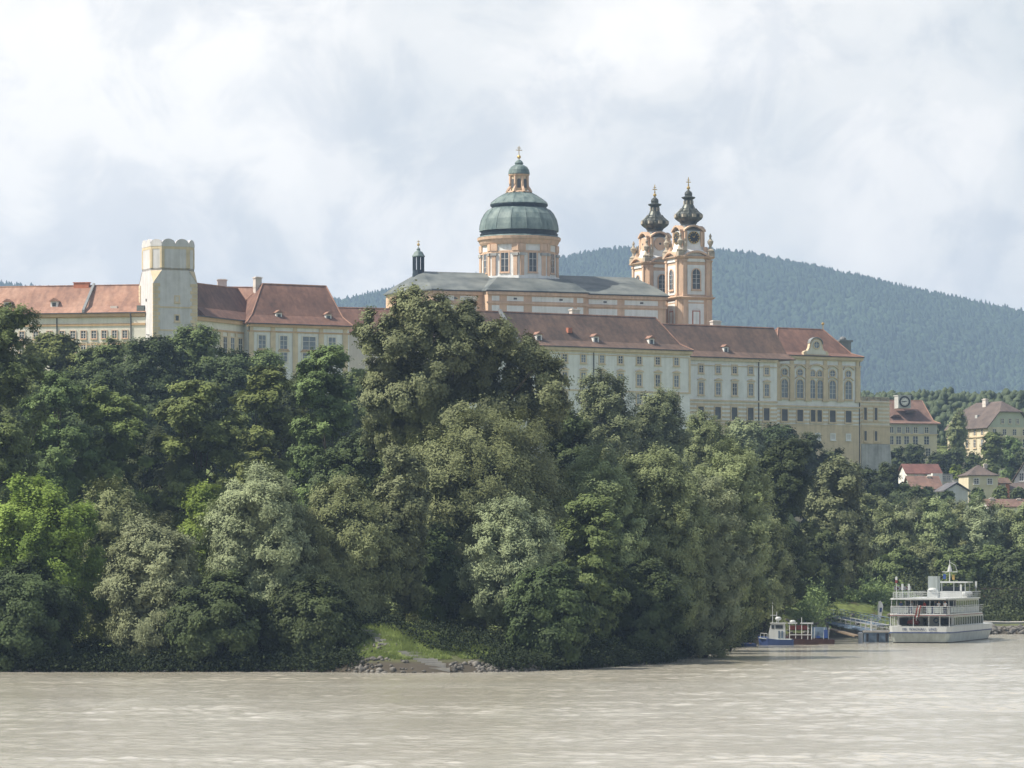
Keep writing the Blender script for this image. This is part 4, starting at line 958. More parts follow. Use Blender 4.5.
def end_pavilion():
    fr = Frame('end_pavilion', 'palace end pavilion with tall arched windows and a scrolled roof gable above the river', 'palace pavilion', 776, 892, 31, 18)
    z = lambda py: fr.zp(py, 820); ub = fr.u(860.5); ze = z(356.6); W = 17
    b = MB(); b.box(0, ub, 0, W, -10, ze-.02); fr.part(b, 'wall', M['white'])
    b = MB(); b.box(-.3, ub+.4, -.6, -.003, z(359.3), ze-.03); b.box(-.1, ub+.2, -.35, -.004, z(360.4), z(359.4)); b.box(-.05, ub+.05, -.22, -.004, z(366.2), z(364.8)); fr.part(b, 'cornice', M['ochre'])
    pil = (777.5, 791.6, 807.5, 825, 839.8, 857.5)
    for px in pil:
        u = fr.u(px); b = MB(); b.box(u-.62, u+.62, -.3, -.003, z(399.1), z(366.3)); b.box(u-.85, u+.85, -.45, -.003, z(401.5), z(399.1)); fr.part(b, 'pilaster', M['ochre']); b = MB(); b.box(u-.5, u+.5, -.18, -.003, z(364.7), z(360.5)); fr.part(b, 'frieze_block', M['ochre'])
    b = MB(); b.box(-.05, ub+.05, -.35, -.003, z(407.5), z(406)); b.box(0, ub, -.15, -.004, z(425.8), z(424.6)); fr.part(b, 'string_course', M['ochre'])
    b = MB()
    for py in np.arange(408.9, 424, 4.0): b.box(0, ub+.03, -.07, -.002, z(py+2.1), z(py))
    b.box(0, ub+.04, -.09, -.001, -10, z(425.9)); fr.part(b, 'painted_band', M['ochre'])
    for px in (784.4, 799.8, 832.3, 848.2):
        u = fr.u(px); window(fr, u, z(373.2), 1.5, 1.5, 'round', 'ochre', glass='glassl'); window(fr, u, z(389.3), 1.75, 4.1, 'arch', 'ochre', glass='glassl')
        s = MB(); s.prism_y(seg_arch(3.0, .75, .3), -.42, -.01); s.build('window_hood', M['ochre'], fr.root, (u, 0, z(369.3)))
        s = MB(); s.prism_y(seg_arch(2.6, .6, .25), -.36, -.01); s.build('window_hood', M['ochre'], fr.root, (u, 0, z(379.8)))
        window(fr, u, z(416), 1.6, 2.6, 'dark', 'ochre', glass='shutter', v=-.05)
    u = fr.u(816)
    for d in (-1.05, 1.05): window(fr, u+d, z(389.3), 1.5, 4.1, 'arch', 'ochre', glass='glassl'); window(fr, u+d*.9, z(373.5), 1.25, 1.3, 'arch', 'ochre', glass='glassl'); window(fr, u+d*.85, z(416), 1.25, 2.6, 'dark', 'ochre', glass='shutter', v=-.05)
    s = MB(); s.prism_y(seg_arch(4.8, 1.0, .32), -.5, -.01); s.build('window_hood', M['ochre'], fr.root, (u, 0, z(369.6)))
    for px in (817.5, 832.5, 848): window(fr, fr.u(px), z(436.5), 1.0, 1.1, 'blind', 'white', v=-.08)
    downpipe(fr, fr.u(859.3), 0, -8, ze-.7); gutter(fr, -.4, ub+.5, -.7, ze+.05)
    zr = fr.z(328.6, fr.u(815), W/2)
    rf = hip_roof(fr, 0, ub, 0, W, ze, zr, fr.u(778, W/2), fr.u(823, W/2), M['tile_red'], .62)
    # scrolled gable with a round window
    g = MB(); gw = 3.3
    prof = [(-3.4, 0), (3.4, 0), (3.4, .7), (2.9, 1.0), (2.3, 1.1), (1.9, 1.7), (1.75, 2.5)] + [(1.7*cos(pi*k/8), 2.6+1.3*sin(pi*k/8)) for k in range(9)] + [(-1.75, 2.5), (-1.9, 1.7), (-2.3, 1.1), (-2.9, 1.0), (-3.4, .7)]
    g.prism_y(prof, -.45, .35); ga = g.build('gable', M['ochre'], fr.root, (fr.u(815), 0, ze + .2))
    i = MB(); pr = [(x*.78, .25 + zz*.83) for x, zz in prof]; i.prism_y(pr, -.55, -.453); i.build('gable_panel', M['cream'], ga)
    a, bb = win_mesh('round', 1.5, 1.5, 'ochre', 'glassl'); inst('window', a, ga, (0, -.56, 2.35)); inst('pane', bb, ga, (0, -.56, 2.35))
    s = MB(); s.prism_y([(x*1.06, zz*1.05 + .02) for x, zz in prof[6:16]] + [(x*.98, zz*.99) for x, zz in reversed(prof[6:16])], -.7, .4); s.build('coping', M['lead'], ga)
    f = MB(); uf = fr.u(823, W/2); f.tube([(uf, W/2, zr), (uf, W/2, zr+1.2)], .09, 6); f.ball((uf, W/2, zr+1.35), .35); fr.part(f, 'finial', M['gold'], parent=rf)
    c = MB(); uc = fr.u(842, W*.7); c.box(uc-1.6, uc+1.6, W*.62, W*.75, zr-6, zr-2.4); c.box(uc-1.9, uc+1.9, W*.6, W*.77, zr-2.39, zr-2.0); c.ball((uc, W*.68, zr-1.8), (.8, .8, .7)); fr.part(c, 'rear_dormer', M['lead'], parent=rf)
    # wall returning along the far end
end_pavilion()
def terrace():
    fr = Frame('terrace_bastion', 'low striped terrace block with battered grey foot beyond the palace corner', 'terrace', 861.5, 913, 31, 14)
    z = lambda py: fr.zp(py, 875); ub = fr.u(889.5); W = 18
    b = MB(); b.box(0.02, ub, 0, W, z(444), z(401)); fr.part(b, 'wall', M['cream'])
    b = MB()
    for py in np.arange(405.5, 423, 3.9): b.box(.0, ub+.07, -.07, W, z(py+2.0), z(py))
    b.box(0.01, ub+.09, -.09, W, z(443.8), z(427)); fr.part(b, 'painted_band', M['ochre'])
    b = MB(); b.box(-.0, ub+.3, -.3, W, z(403.2), z(402)); b.box(0, ub+.2, -.2, W, z(426.8), z(425.2)); fr.part(b, 'string_course', M['ochre'])
    b = MB()
    for k in range(5): x = .3 + k * (ub-.6)/4; b.box(x-.3, x+.3, .0, .6, z(401)+.003, z(398)); 
    b.box(0, ub, .1, .5, z(398)+.003, z(398)+.25)
    for k in range(22): x = .5 + k*(ub-1)/21; b.box(x-.07, x+.07, .22, .36, z(401)+.003, z(398))
    fr.part(b, 'balustrade', M['statue'])
    for px in (865, 875.5): window(fr, fr.u(px), z(414), .8, 2.8, 'dark', 'ochre', v=-.08, glass='shutter'); window(fr, fr.u(px), z(436), .7, 2.2, 'dark', 'ochre', v=-.10, glass='shutter')
    b = MB(); zz = z(444.2); b.rings([[(-.6, -1.2, -10), (ub+1.9, -1.6, -10), (ub+1.9, W, -10), (-.6, W, -10)], [(-.02, -.12, zz), (ub+.12, -.12, zz), (ub+.12, W, zz), (-.02, W, zz)]]); fr.part(b, 'battered_base', M['stone'])
terrace()

# ------------------------------------------------------------------ abbey church
def church():
    TH = 22.0
    fr = Frame('abbey_church', 'apricot baroque abbey church with green copper dome and twin bell towers', 'church', 519, 905, TH, 30)
    s = 905 / F
    zf = lambda py, u, v: fr.z(py, u, v)
    vf = -12.0; ua, ub = -29.5, 31.0; ze = zf(294.3, 8, vf)
    # walls
    b = MB(); b.prism_z([(ua+4, vf), (ub, vf), (ub, 12), (ua+4, 12), (ua, 7), (ua, -7)], 0, ze-.02); b.prism_z([(-13.5, vf-3), (10, vf-3), (10, vf+.5), (-13.5, vf+.5)], 0, ze-.03)
    fr.part(b, 'wall', M['orange'])
    b = MB(); 
    for a_, b_, v in ((ua+4, -13.6, vf), (-13.9, 10.4, vf-3), (10.1, ub+.3, vf)): b.box(a_, b_, v-.55, v-.003, ze-.75, ze-.04); b.box(a_, b_, v-.25, v-.004, ze-2.75, ze-2.3)
    fr.part(b, 'cornice', M['orange'])
    w = MB()                                             # pale wall fields
    def fields(us, v, zt, zb2):
        for a_, b_ in us: w.box(a_, b_, v-.05, v-.002, ze-2.1, ze-1.0); w.box(a_, b_, v-.06, v-.001, zb2, zt)
    fields([(-24.6, -20.4), (-19, -15)], vf, ze-3.1, ze-14); fields([(-12.6, -10.8), (-9, -5), (-3, 7), (7.9, 9.4)], vf-3, ze-3.1, ze-14); fields([(12, 19), (20.8, 29)], vf, ze-3.1, ze-14)
    fr.part(w, 'wall_field', M['white'])
    v_ = MB()
    for u in (-20, -7, 4, 16, 25): vv = vf-3 if -13 < u < 10 else vf; v_.box(u-.4, u+.4, vv-.08, vv-.062, ze-1.75, ze-1.35)
    fr.part(v_, 'attic_vent', M['shutter'])
    # roofs
    zr = zf(275.6, 12, 0)
    r = MB(); lo = [(ua+3.6, vf-.6, ze), (ub+.6, vf-.6, ze), (ub+.6, 12.6, ze), (ua+3.6, 12.6, ze), (ua-.5, 7.3, ze), (ua-.5, -7.3, ze)]; 
    def up(p, dz): return [(x, y, z+dz) for x, y, z in p]
    hi = [(-23.5, -.05, zr), (28.6, -.05, zr), (28.6, .05, zr), (-23.5, .05, zr), (-23.7, .05, zr), (-23.7, -.05, zr)]
    md = [tuple(lerp3(a_, b_, .25, .30)) for a_, b_ in zip(up(lo, .25), hi)]
    r.rings([lo, up(lo, .25), md, hi]); rf = fr.part(r, 'roof', M['coproof'])
    r = MB(); lo = [(-14.1, vf-3.6, ze+.02), (10.6, vf-3.6, ze+.02), (10.6, 2, ze+.02), (-14.1, 2, ze+.02)]
    zt = zf(278.4, 0, -9); r.rings([lo, up(lo, .25), [(-9, -9.4, zt), (8, -9.4, zt), (8, 2, zt+.2), (-9, 2, zt+.2)]]); fr.part(r, 'transept_roof', M['coproof'])
    g = MB(); g.box(ua+3.6, -14.2, vf-.8, vf-.61, ze-.05, ze+.12); g.box(-14.2, 10.7, vf-3.8, vf-3.61, ze-.05, ze+.12); g.box(10.7, ub+.6, vf-.8, vf-.61, ze-.05, ze+.12); fr.part(g, 'gutter', M['gutter'])
    for u, dz in ((-19, 1.8), (22, 2.0)):
        d = MB(); d.box(u-.6, u+.6, vf+2.6, vf+4.5, ze+.9, ze+1.75); fr.part(d, 'roof_hatch', M['copperd'], parent=rf)
    # drum
    Zc = lambda py: zf(py, 0, 0); Rm = lambda rp: rp * s
    ap = 8.15; o8 = lambda a_, zz, c=.0: [((a_/cos(pi/8))*cos(-pi/2+pi/8+k*pi/4), (a_/cos(pi/8))*sin(-pi/2+pi/8+k*pi/4), zz) for k in range(8)]
    zb, zt = Zc(281), Zc(246.5)
    b = MB(); b.rings([o8(ap, zb-4), o8(ap, zt)]); drum = fr.part(b, 'drum', M['white'])
    b = MB(); b.rings([o8(ap+.35, zb-.5), o8(ap+.3, zb+.7)]); b.build('plinth', M['white'], drum); b = MB(); b.rings([o8(ap+.12, zt-2.0), o8(ap+.12, zt-1.5)]); b.build('string_course', M['orange'], drum); b = MB()
    b.lathe(0, 0, [(ap+.5, zt), (ap+.75, zt+.4), (ap+.95, zt+.9), (ap+1.25, zt+1.2), (ap+1.35, zt+1.75), (ap+.9, zt+1.9)], 32); b.build('cornice', M['orange'], drum)
    c = MB(); hw = ap*math.tan(pi/8)
    for k in range(8):
        th = k*pi/4; ex = Vector((cos(th), sin(th))); ny = Vector((sin(th), -cos(th)))
        def bx(mb, x0, x1, d0, d1, z0, z1):
            q = [ex*x0 + ny*(ap+d0), ex*x1 + ny*(ap+d0), ex*x1 + ny*(ap+d1), ex*x0 + ny*(ap+d1)]
            mb.rings([[(p.x, p.y, z0) for p in q], [(p.x, p.y, z1) for p in q]])
        for sgn in (-1, 1):
            b = MB(); bx(b, sgn*hw-sgn*1.2, sgn*hw-sgn*.3, .0, .32, zb+.7, zt-2.6); b.build('pilaster', M['orange'], drum); c = MB(); bx(c, sgn*hw-sgn*1.5, sgn*hw, .0, .5, zt-2.6, zt-2.02); c.build('capital', M['stone'], drum); b = MB(); bx(b, sgn*hw-sgn*1.6, sgn*hw, .0, .3, zt-1.5, zt); b.build('frieze_block', M['orange'], drum)
        o = inst('window', win_mesh('plain', 1.9, 4.5, 'orange', 'glass')[0], drum, (ny.x*ap, ny.y*ap, Zc(264)), th)
        inst('pane', win_mesh('plain', 1.9, 4.5, 'orange', 'glass')[1], drum, (ny.x*ap, ny.y*ap, Zc(264)), th)
    # dome
    def prof16(pts, n=16, rot=pi/16-pi/2): m = MB(); m.lathe(0, 0, [(Rm(r_), Zc(y_)) for r_, y_ in pts], n, rot); return m
    fr.part(prof16([(40.5, 239.2), (41.5, 238.2), (39.5, 237)], 32), 'dome_base', M['copper'])
    fr.part(prof16([(38.5, 236.9), (39.2, 234.5), (37.8, 234.2), (38.2, 231.8)], 32), 'dome_band', M['copperd'])
    dm = fr.part(prof16([(40.3, 231.7), (40.2, 230.2), (39.6, 226), (38.2, 220.5), (35.2, 214.8), (31.2, 210.3), (28, 208.6)]), 'dome', M['copper'])
    seams = MB()
    for k in range(16):
        a_ = 2*pi*k/16 + pi/16 - pi/2
        seams.tube([(Rm(r_)*cos(a_), Rm(r_)*sin(a_), Zc(y_)) for r_, y_ in [(40.3, 230.2), (39.7, 226), (38.3, 220.5), (35.3, 214.8), (31.3, 210.3)]], .06, 4)
        seams.tube([(Rm(r_)*cos(a_), Rm(r_)*sin(a_), Zc(y_)) for r_, y_ in [(28.6, 203.3), (23.2, 199), (17.2, 195.3), (13, 193.1)]], .05, 4)
    seams.build('seam', M['copper'], dm)
    fr.part(prof16([(27.6, 209.5), (27.6, 206.6), (28.8, 206.2), (28.9, 204.9)], 32), 'dome_band', M['copperd'])
    up_ = fr.part(prof16([(29.3, 204.8), (29.2, 204.2), (27, 202.2), (23, 198.8), (17, 195.2), (12.5, 193)]), 'dome', M['copper'])
    b = MB(); 
    for k in range(8):
        a_ = 2*pi*k/8; b.tube([(Rm(r_)*cos(a_), Rm(r_)*sin(a_), Zc(y_)) for r_, y_ in [(13.2, 192.8), (11.8, 190), (9.8, 187.5), (9.4, 184), (9.4, 176.5)]], .32, 5)
    b.lathe(0, 0, [(Rm(13), Zc(193)), (Rm(12.6), Zc(191.8)), (Rm(9), Zc(191))], 16); b.lathe(0, 0, [(Rm(9), Zc(176.6)), (Rm(10.5), Zc(175.4)), (Rm(10.6), Zc(174.6)), (Rm(9), Zc(174.4))], 16)
    la = fr.part(b, 'lantern', M['orange']); b = MB(); b.lathe(0, 0, [(Rm(8.6), Zc(191)), (Rm(8.6), Zc(176.6))], 16); b.build('lantern_wall', M['ochre'], la)
    for k in range(8):
        a_ = 2*pi*k/8 + pi/8; b = MB(); b.prism_y([(x, zz) for x, zz in arch(.75, 2.1, 6)], -.06, 0); b.build('lantern_window', M['shutter'], la, (Rm(8.62)*cos(a_), Rm(8.62)*sin(a_), Zc(188.5)), a_ + pi/2)
    fr.part(prof16([(10.9, 174.3), (10.9, 173.4), (10.2, 170), (8.2, 167), (5, 165.2), (3.6, 164.6), (4.4, 163.6), (4.2, 162.6), (2.2, 160.4), (.8, 159.6)], 16), 'lantern_cap', M['copper'])
    b = MB(); b.ball((0, 0, Zc(157)), .45, 12, 8); b.tube([(0, 0, Zc(160)), (0, 0, Zc(146))], .09, 6); b.box(-.75, .75, -.08, .08, Zc(150.5), Zc(149.8)); b.box(-.45, .45, -.07, .07, Zc(148.3), Zc(147.7)); fr.part(b, 'cross', M['gold'])
    # roof turret
    u0 = -24.3; zt_ = lambda py: zf(py, u0, 0); sm = 896/F
    L = lambda pr, n=8: MB().lathe(u0, 0, [(r_*sm, zt_(y_)) for r_, y_ in pr], n, pi/8)
    tb = fr.part(L([(6.3, 278), (5.8, 271), (5.8, 270)]), 'turret', M['copperd'])
    b = MB()
    for k in range(8): a_ = 2*pi*k/8 + pi/8; b.tube([(u0+4.9*sm*cos(a_), 4.9*sm*sin(a_), zt_(270)), (u0+4.9*sm*cos(a_), 4.9*sm*sin(a_), zt_(256.5))], .24, 5)
    b.lathe(u0, 0, [(2.0*sm, zt_(270)), (2.0*sm, zt_(256.5))], 8)
    b.build('turret_post', M['copperd'], tb); L([(6.4, 257), (6.5, 256), (5.4, 254.6), (4.2, 252.2), (2.2, 251), (1.6, 250.2), (2.0, 249.3), (.5, 247.2)]).build('turret_cap', M['copper'], tb)
    b = MB(); b.ball((u0, 0, zt_(244.6)), .34); b.tube([(u0, 0, zt_(248)), (u0, 0, zt_(240))], .06, 5); b.box(u0-.35, u0+.35, -.05, .05, zt_(242), zt_(241.4)); b.build('turret_cross', M['gold'], tb)
    # bell towers
    for vt, clock in ((-9.2, True), (9.6, False)): bell_tower(fr, 37.9, vt, clock)
def lerp3(a, b, t, tz): return (a[0]+(b[0]-a[0])*t, a[1]+(b[1]-a[1])*t, a[2]+(b[2]-a[2])*tz)
def bell_tower(fr, uc, vc, clock):
    Zt = lambda py: H + (HY - py) * 909.8 / F - fr.zb; s = 909.8 / F; h = 4.15
    root = MB(); ch = .7
    def oc(half, c, zz): return [(-half+c, -half, zz), (half-c, -half, zz), (half, -half+c, zz), (half, half-c, zz), (half-c, half, zz), (-half+c, half, zz), (-half, half-c, zz), (-half, -half+c, zz)]
    root.rings([oc(h, ch, 0), oc(h, ch, Zt(299.5))]); root.rings([oc(h-.1, ch, Zt(297.2)), oc(h-.1, ch, Zt(258.2))])
    t = root.build('bell_tower', M['orange'], fr.root, (uc, vc, 0))
    if clock: t['label'] = 'bell tower with the black clock face, nearer the river'
    else: t['label'] = 'bell tower behind, with a blind orange roundel in place of a clock'
    P_ = lambda mb, name, m, rz=0.0: mb.build(name, M[m], t, (0, 0, 0), rz)
    c = MB(); c.rings([oc(h+.1, ch, Zt(300.3)), oc(h+.65, ch, Zt(298.6)), oc(h+.7, ch, Zt(297.9)), oc(h+.1, ch, Zt(297.0))]); P_(c, 'cornice', 'orange'); c = MB(); c.rings([oc(h, ch, Zt(260.0)), oc(h+.6, ch, Zt(258.2)), oc(h+.65, ch, Zt(257.5)), oc(h+.1, ch, Zt(256.8))]); P_(c, 'cornice', 'orange')
    for rz in (0, -pi/2, pi/2, pi):
        w = MB(); w.box(-2.15, 2.15, -h-.03, -h+.08, Zt(295.5), Zt(266)); w.box(-1.9, 1.9, -h-.08, -h+.02, Zt(325), Zt(304.5)); w.box(-1.9, 1.9, -h-.06, -h+.02, Zt(303.2), Zt(301.2)); w.prism_y([(-2.3, Zt(262.8)), (2.3, Zt(262.8))] + [(2.3*cos(pi*k/8), Zt(262.8) + 1.2*sin(pi*k/8)) for k in range(1, 8)], -h-.12, -h+.05)
        P_(w, 'wall_field', 'white', rz)
        for sg in (-1, 1):
            p = MB(); x = sg * (h - 1.25); p.box(x-.42, x+.42, -h-.22, -h+.05, Zt(294.5), Zt(262.5)); p.box(x-.55, x+.55, -h-.34, -h+.05, Zt(296.9), Zt(294.6)); p.box(x-.55, x+.55, -h-.34, -h+.05, Zt(262.4), Zt(260.6)); P_(p, 'pilaster', 'orange', rz); p = MB(); p.box(x-.4, x+.4, -h-.25, -h+.02, Zt(325), Zt(300.6)); P_(p, 'lower_pilaster', 'orange', rz)
        sa = MB(); sa.prism_y([(x, Zt(259) + zz) for x, zz in seg_arch(6.6, 1.25, .45)], -h-.7, -h+.3); P_(sa, 'pediment', 'orange', rz)
        ww = MB(); ww.prism_y([(x, Zt(298.0) + 1.2 + zz) for x, zz in arch(1.9, Zt(269.8) - Zt(290.0), 10)], -h-.06, -h-.034)
        q = Matrix.Rotation(rz, 4, 'Z') @ Vector((0, -h - .034, Zt(280.0)))
        a_, b_ = win_mesh('arch', 1.9, 4.5, 'orange', 'glass'); inst('window', a_, t, q, rz); inst('pane', b_, t, q, rz)
        lw = MB(); lw.box(-1.0, 1.0, -h-.16, -h-.085, Zt(325), Zt(311.5)); lw.prism_y([(x, Zt(311.5)+zz) for x, zz in seg_arch(2.0, .45, .01)], -h-.16, -h-.085); P_(lw, 'niche', 'clayred', rz)
        li = MB(); li.box(-.75, .75, -h-.20, -h-.163, Zt(325), Zt(312.5)); P_(li, 'niche_field', 'white', rz)
    # clock stage with concave shoulders
    k = MB(); k.rings([oc(h-.2, ch+.1, Zt(256.8)), oc(h-.3, 1.0, Zt(253.2)), oc(h-1.0, 1.4, Zt(250)), oc(2.95, 1.3, Zt(246)), oc(2.75, 1.2, Zt(240)), oc(2.75, 1.2, Zt(231.5))]); P_(k, 'clock_stage', 'white')
    for rz in (0, -pi/2, pi/2, pi):
        f = MB(); yy = -2.78
        for sg in (-1, 1): x = sg*1.95; f.rings([[(x-.28, yy-.25, zz), (x+.28, yy-.25, zz), (x+.28, yy+.5, zz), (x-.28, yy+.5, zz)] for zz in (Zt(247), Zt(232))])
        f.prism_y([(x, Zt(232)+zz) for x, zz in seg_arch(4.8, 1.1, .4)], yy-.5, yy+.9)
        for sg in (-1, 1):                                  # scrolls on the shoulders
            f.prism_y([(sg*2.3, Zt(247)), (sg*3.9, Zt(252.6)), (sg*4.1, Zt(256)), (sg*2.3, Zt(256))], yy-.9, yy-.3)
        P_(f, 'gable_frame', 'orange', rz)
        zc = Zt(238.2)
        if clock and rz != pi:
            d = MB(); d.prism_y([(1.42*cos(2*pi*j/24), zc+1.42*sin(2*pi*j/24)) for j in range(24)], yy-.30, yy); P_(d, 'clock_face', 'black', rz)
            g = MB()
            for j in range(12):
                a = 2*pi*j/12; g.prism_y([(1.0*cos(a-.09), zc+1.0*sin(a-.09)), (1.3*cos(a-.07), zc+1.3*sin(a-.07)), (1.3*cos(a+.07), zc+1.3*sin(a+.07)), (1.0*cos(a+.09), zc+1.0*sin(a+.09))], yy-.34, yy-.303)
            rg = [(1.42*cos(2*pi*j/24), zc+1.42*sin(2*pi*j/24)) for j in range(24)]; ri = [(1.33*cos(2*pi*j/24), zc+1.33*sin(2*pi*j/24)) for j in range(24)]
            for j in range(24): i2 = (j+1) % 24; g.add([(rg[j][0], yy-.31, rg[j][1]), (rg[i2][0], yy-.31, rg[i2][1]), (ri[i2][0], yy-.31, ri[i2][1]), (ri[j][0], yy-.31, ri[j][1])], [(0, 1, 2, 3)])
            for a, l, w_ in ((1.15, .95, .07), (2.6, .62, .10)): g.prism_y([(w_*sin(a), zc-w_*cos(a)), (l*cos(a), zc+l*sin(a)), (-w_*sin(a), zc+w_*cos(a))], yy-.38, yy-.345)
            P_(g, 'clock_hands', 'gold', rz)
        else:
            d = MB(); d.prism_y([(1.5*cos(2*pi*j/20), zc+1.5*sin(2*pi*j/20)) for j in range(20)], yy-.25, yy); P_(d, 'roundel', 'orange', rz)
            d = MB(); d.ball((0, yy-.27, zc), (.28, .08, .28)); P_(d, 'roundel_boss', 'shutter', rz)
    # urns and statues on the corners
    for sx in (-1, 1):
        for sy in (-1, 1):
            b = MB(); x, y = sx*3.75, sy*3.75; z0 = Zt(256.8)
            b.box(x-.75, x+.75, y-.75, y+.75, z0-.1, z0+1.0); b.lathe(x, y, [(.8, z0+1.0), (.95, z0+1.3), (.35, z0+1.8), (.28, z0+2.3), (.62, z0+2.9), (.72, z0+3.4), (.35, z0+3.8), (.2, z0+4.2), (.34, z0+4.6), (.05, z0+5.2)], 10)
            P_(b, 'corner_urn', 'statue')
            if (sx, sy) != (1, -1):
                c = MB(); c.lathe(x-sx*1.1, y+.2*sy, [(.5, z0+1.0), (.42, z0+2.0), (.5, z0+2.8), (.3, z0+3.3), (.2, z0+3.5), (.26, z0+3.8), (.1, z0+4.1)], 8); P_(c, 'statue', 'statue')
    # helm
    px = lambda pr: [(r_*s, Zt(y_)) for r_, y_ in pr]
    b = MB(); b.lathe(0, 0, px([(13.2, 232.2), (12.2, 230.4), (10.2, 228.4), (8.6, 226.4), (7.8, 224.3)]), 8, pi/8); P_(b, 'helm_skirt', 'lead')
    b = MB(); b.smooth = False; b.lathe(0, 0, px([(7.6, 224.4), (7.9, 222.2), (10.2, 220.6), (12.7, 218.6), (13.4, 216.3), (13.1, 214.2), (11.4, 212.2), (9.4, 211.2), (8.8, 210.1), (7.0, 208.2), (5.2, 204.5), (4.4, 200.8), (4.5, 199.3), (5.9, 198.3), (6.1, 197.2), (4.6, 196.3), (3.6, 195.5), (4.0, 193.6), (3.4, 191.8), (1.9, 190.5), (.6, 189.4)]), 16); P_(b, 'helm', 'helm')
    g = MB()
    for j in range(8):
        a = 2*pi*j/8 + pi/8; g.tube([(r_*s*cos(a), r_*s*sin(a), Zt(y_)) for r_, y_ in [(8.2, 222), (12.9, 218.6), (13.7, 216.3), (13.3, 214.1), (9.6, 211), (7.2, 208)]], .13, 4)
        a = 2*pi*j/8; g.m = 1; g.box(12.9*s*cos(a)-.42, 12.9*s*cos(a)+.42, 12.9*s*sin(a)-.42, 12.9*s*sin(a)+.42, Zt(217.6), Zt(214.6)); g.box(4.4*s*cos(a)-.16, 4.4*s*cos(a)+.16, 4.4*s*sin(a)-.16, 4.4*s*sin(a)+.16, Zt(204.5), Zt(200.5)); g.m = 0
    g.lathe(0, 0, px([(10.4, 212.0), (10.6, 211.1), (9.4, 210.6)]), 16); g.lathe(0, 0, px([(5.8, 198.6), (6.9, 197.6), (6.9, 196.8), (4.6, 196.3)]), 16); g.lathe(0, 0, px([(8.2, 223.6), (8.9, 222.8), (8.0, 222)]), 16); g.build('helm_rib', [M['helm'], M['statue']], t)
    c = MB(); c.ball((0, 0, Zt(187.6)), .42, 10, 6); c.tube([(0, 0, Zt(190)), (0, 0, Zt(177))], .10, 6); c.box(-.55, .55, -.09, .09, Zt(182.2), Zt(181.4)); c.box(-.35, .35, -.08, .08, Zt(180), Zt(179.4)); c.ball((0, 0, Zt(184.6)), .2); P_(c, 'cross', 'gold')
church()

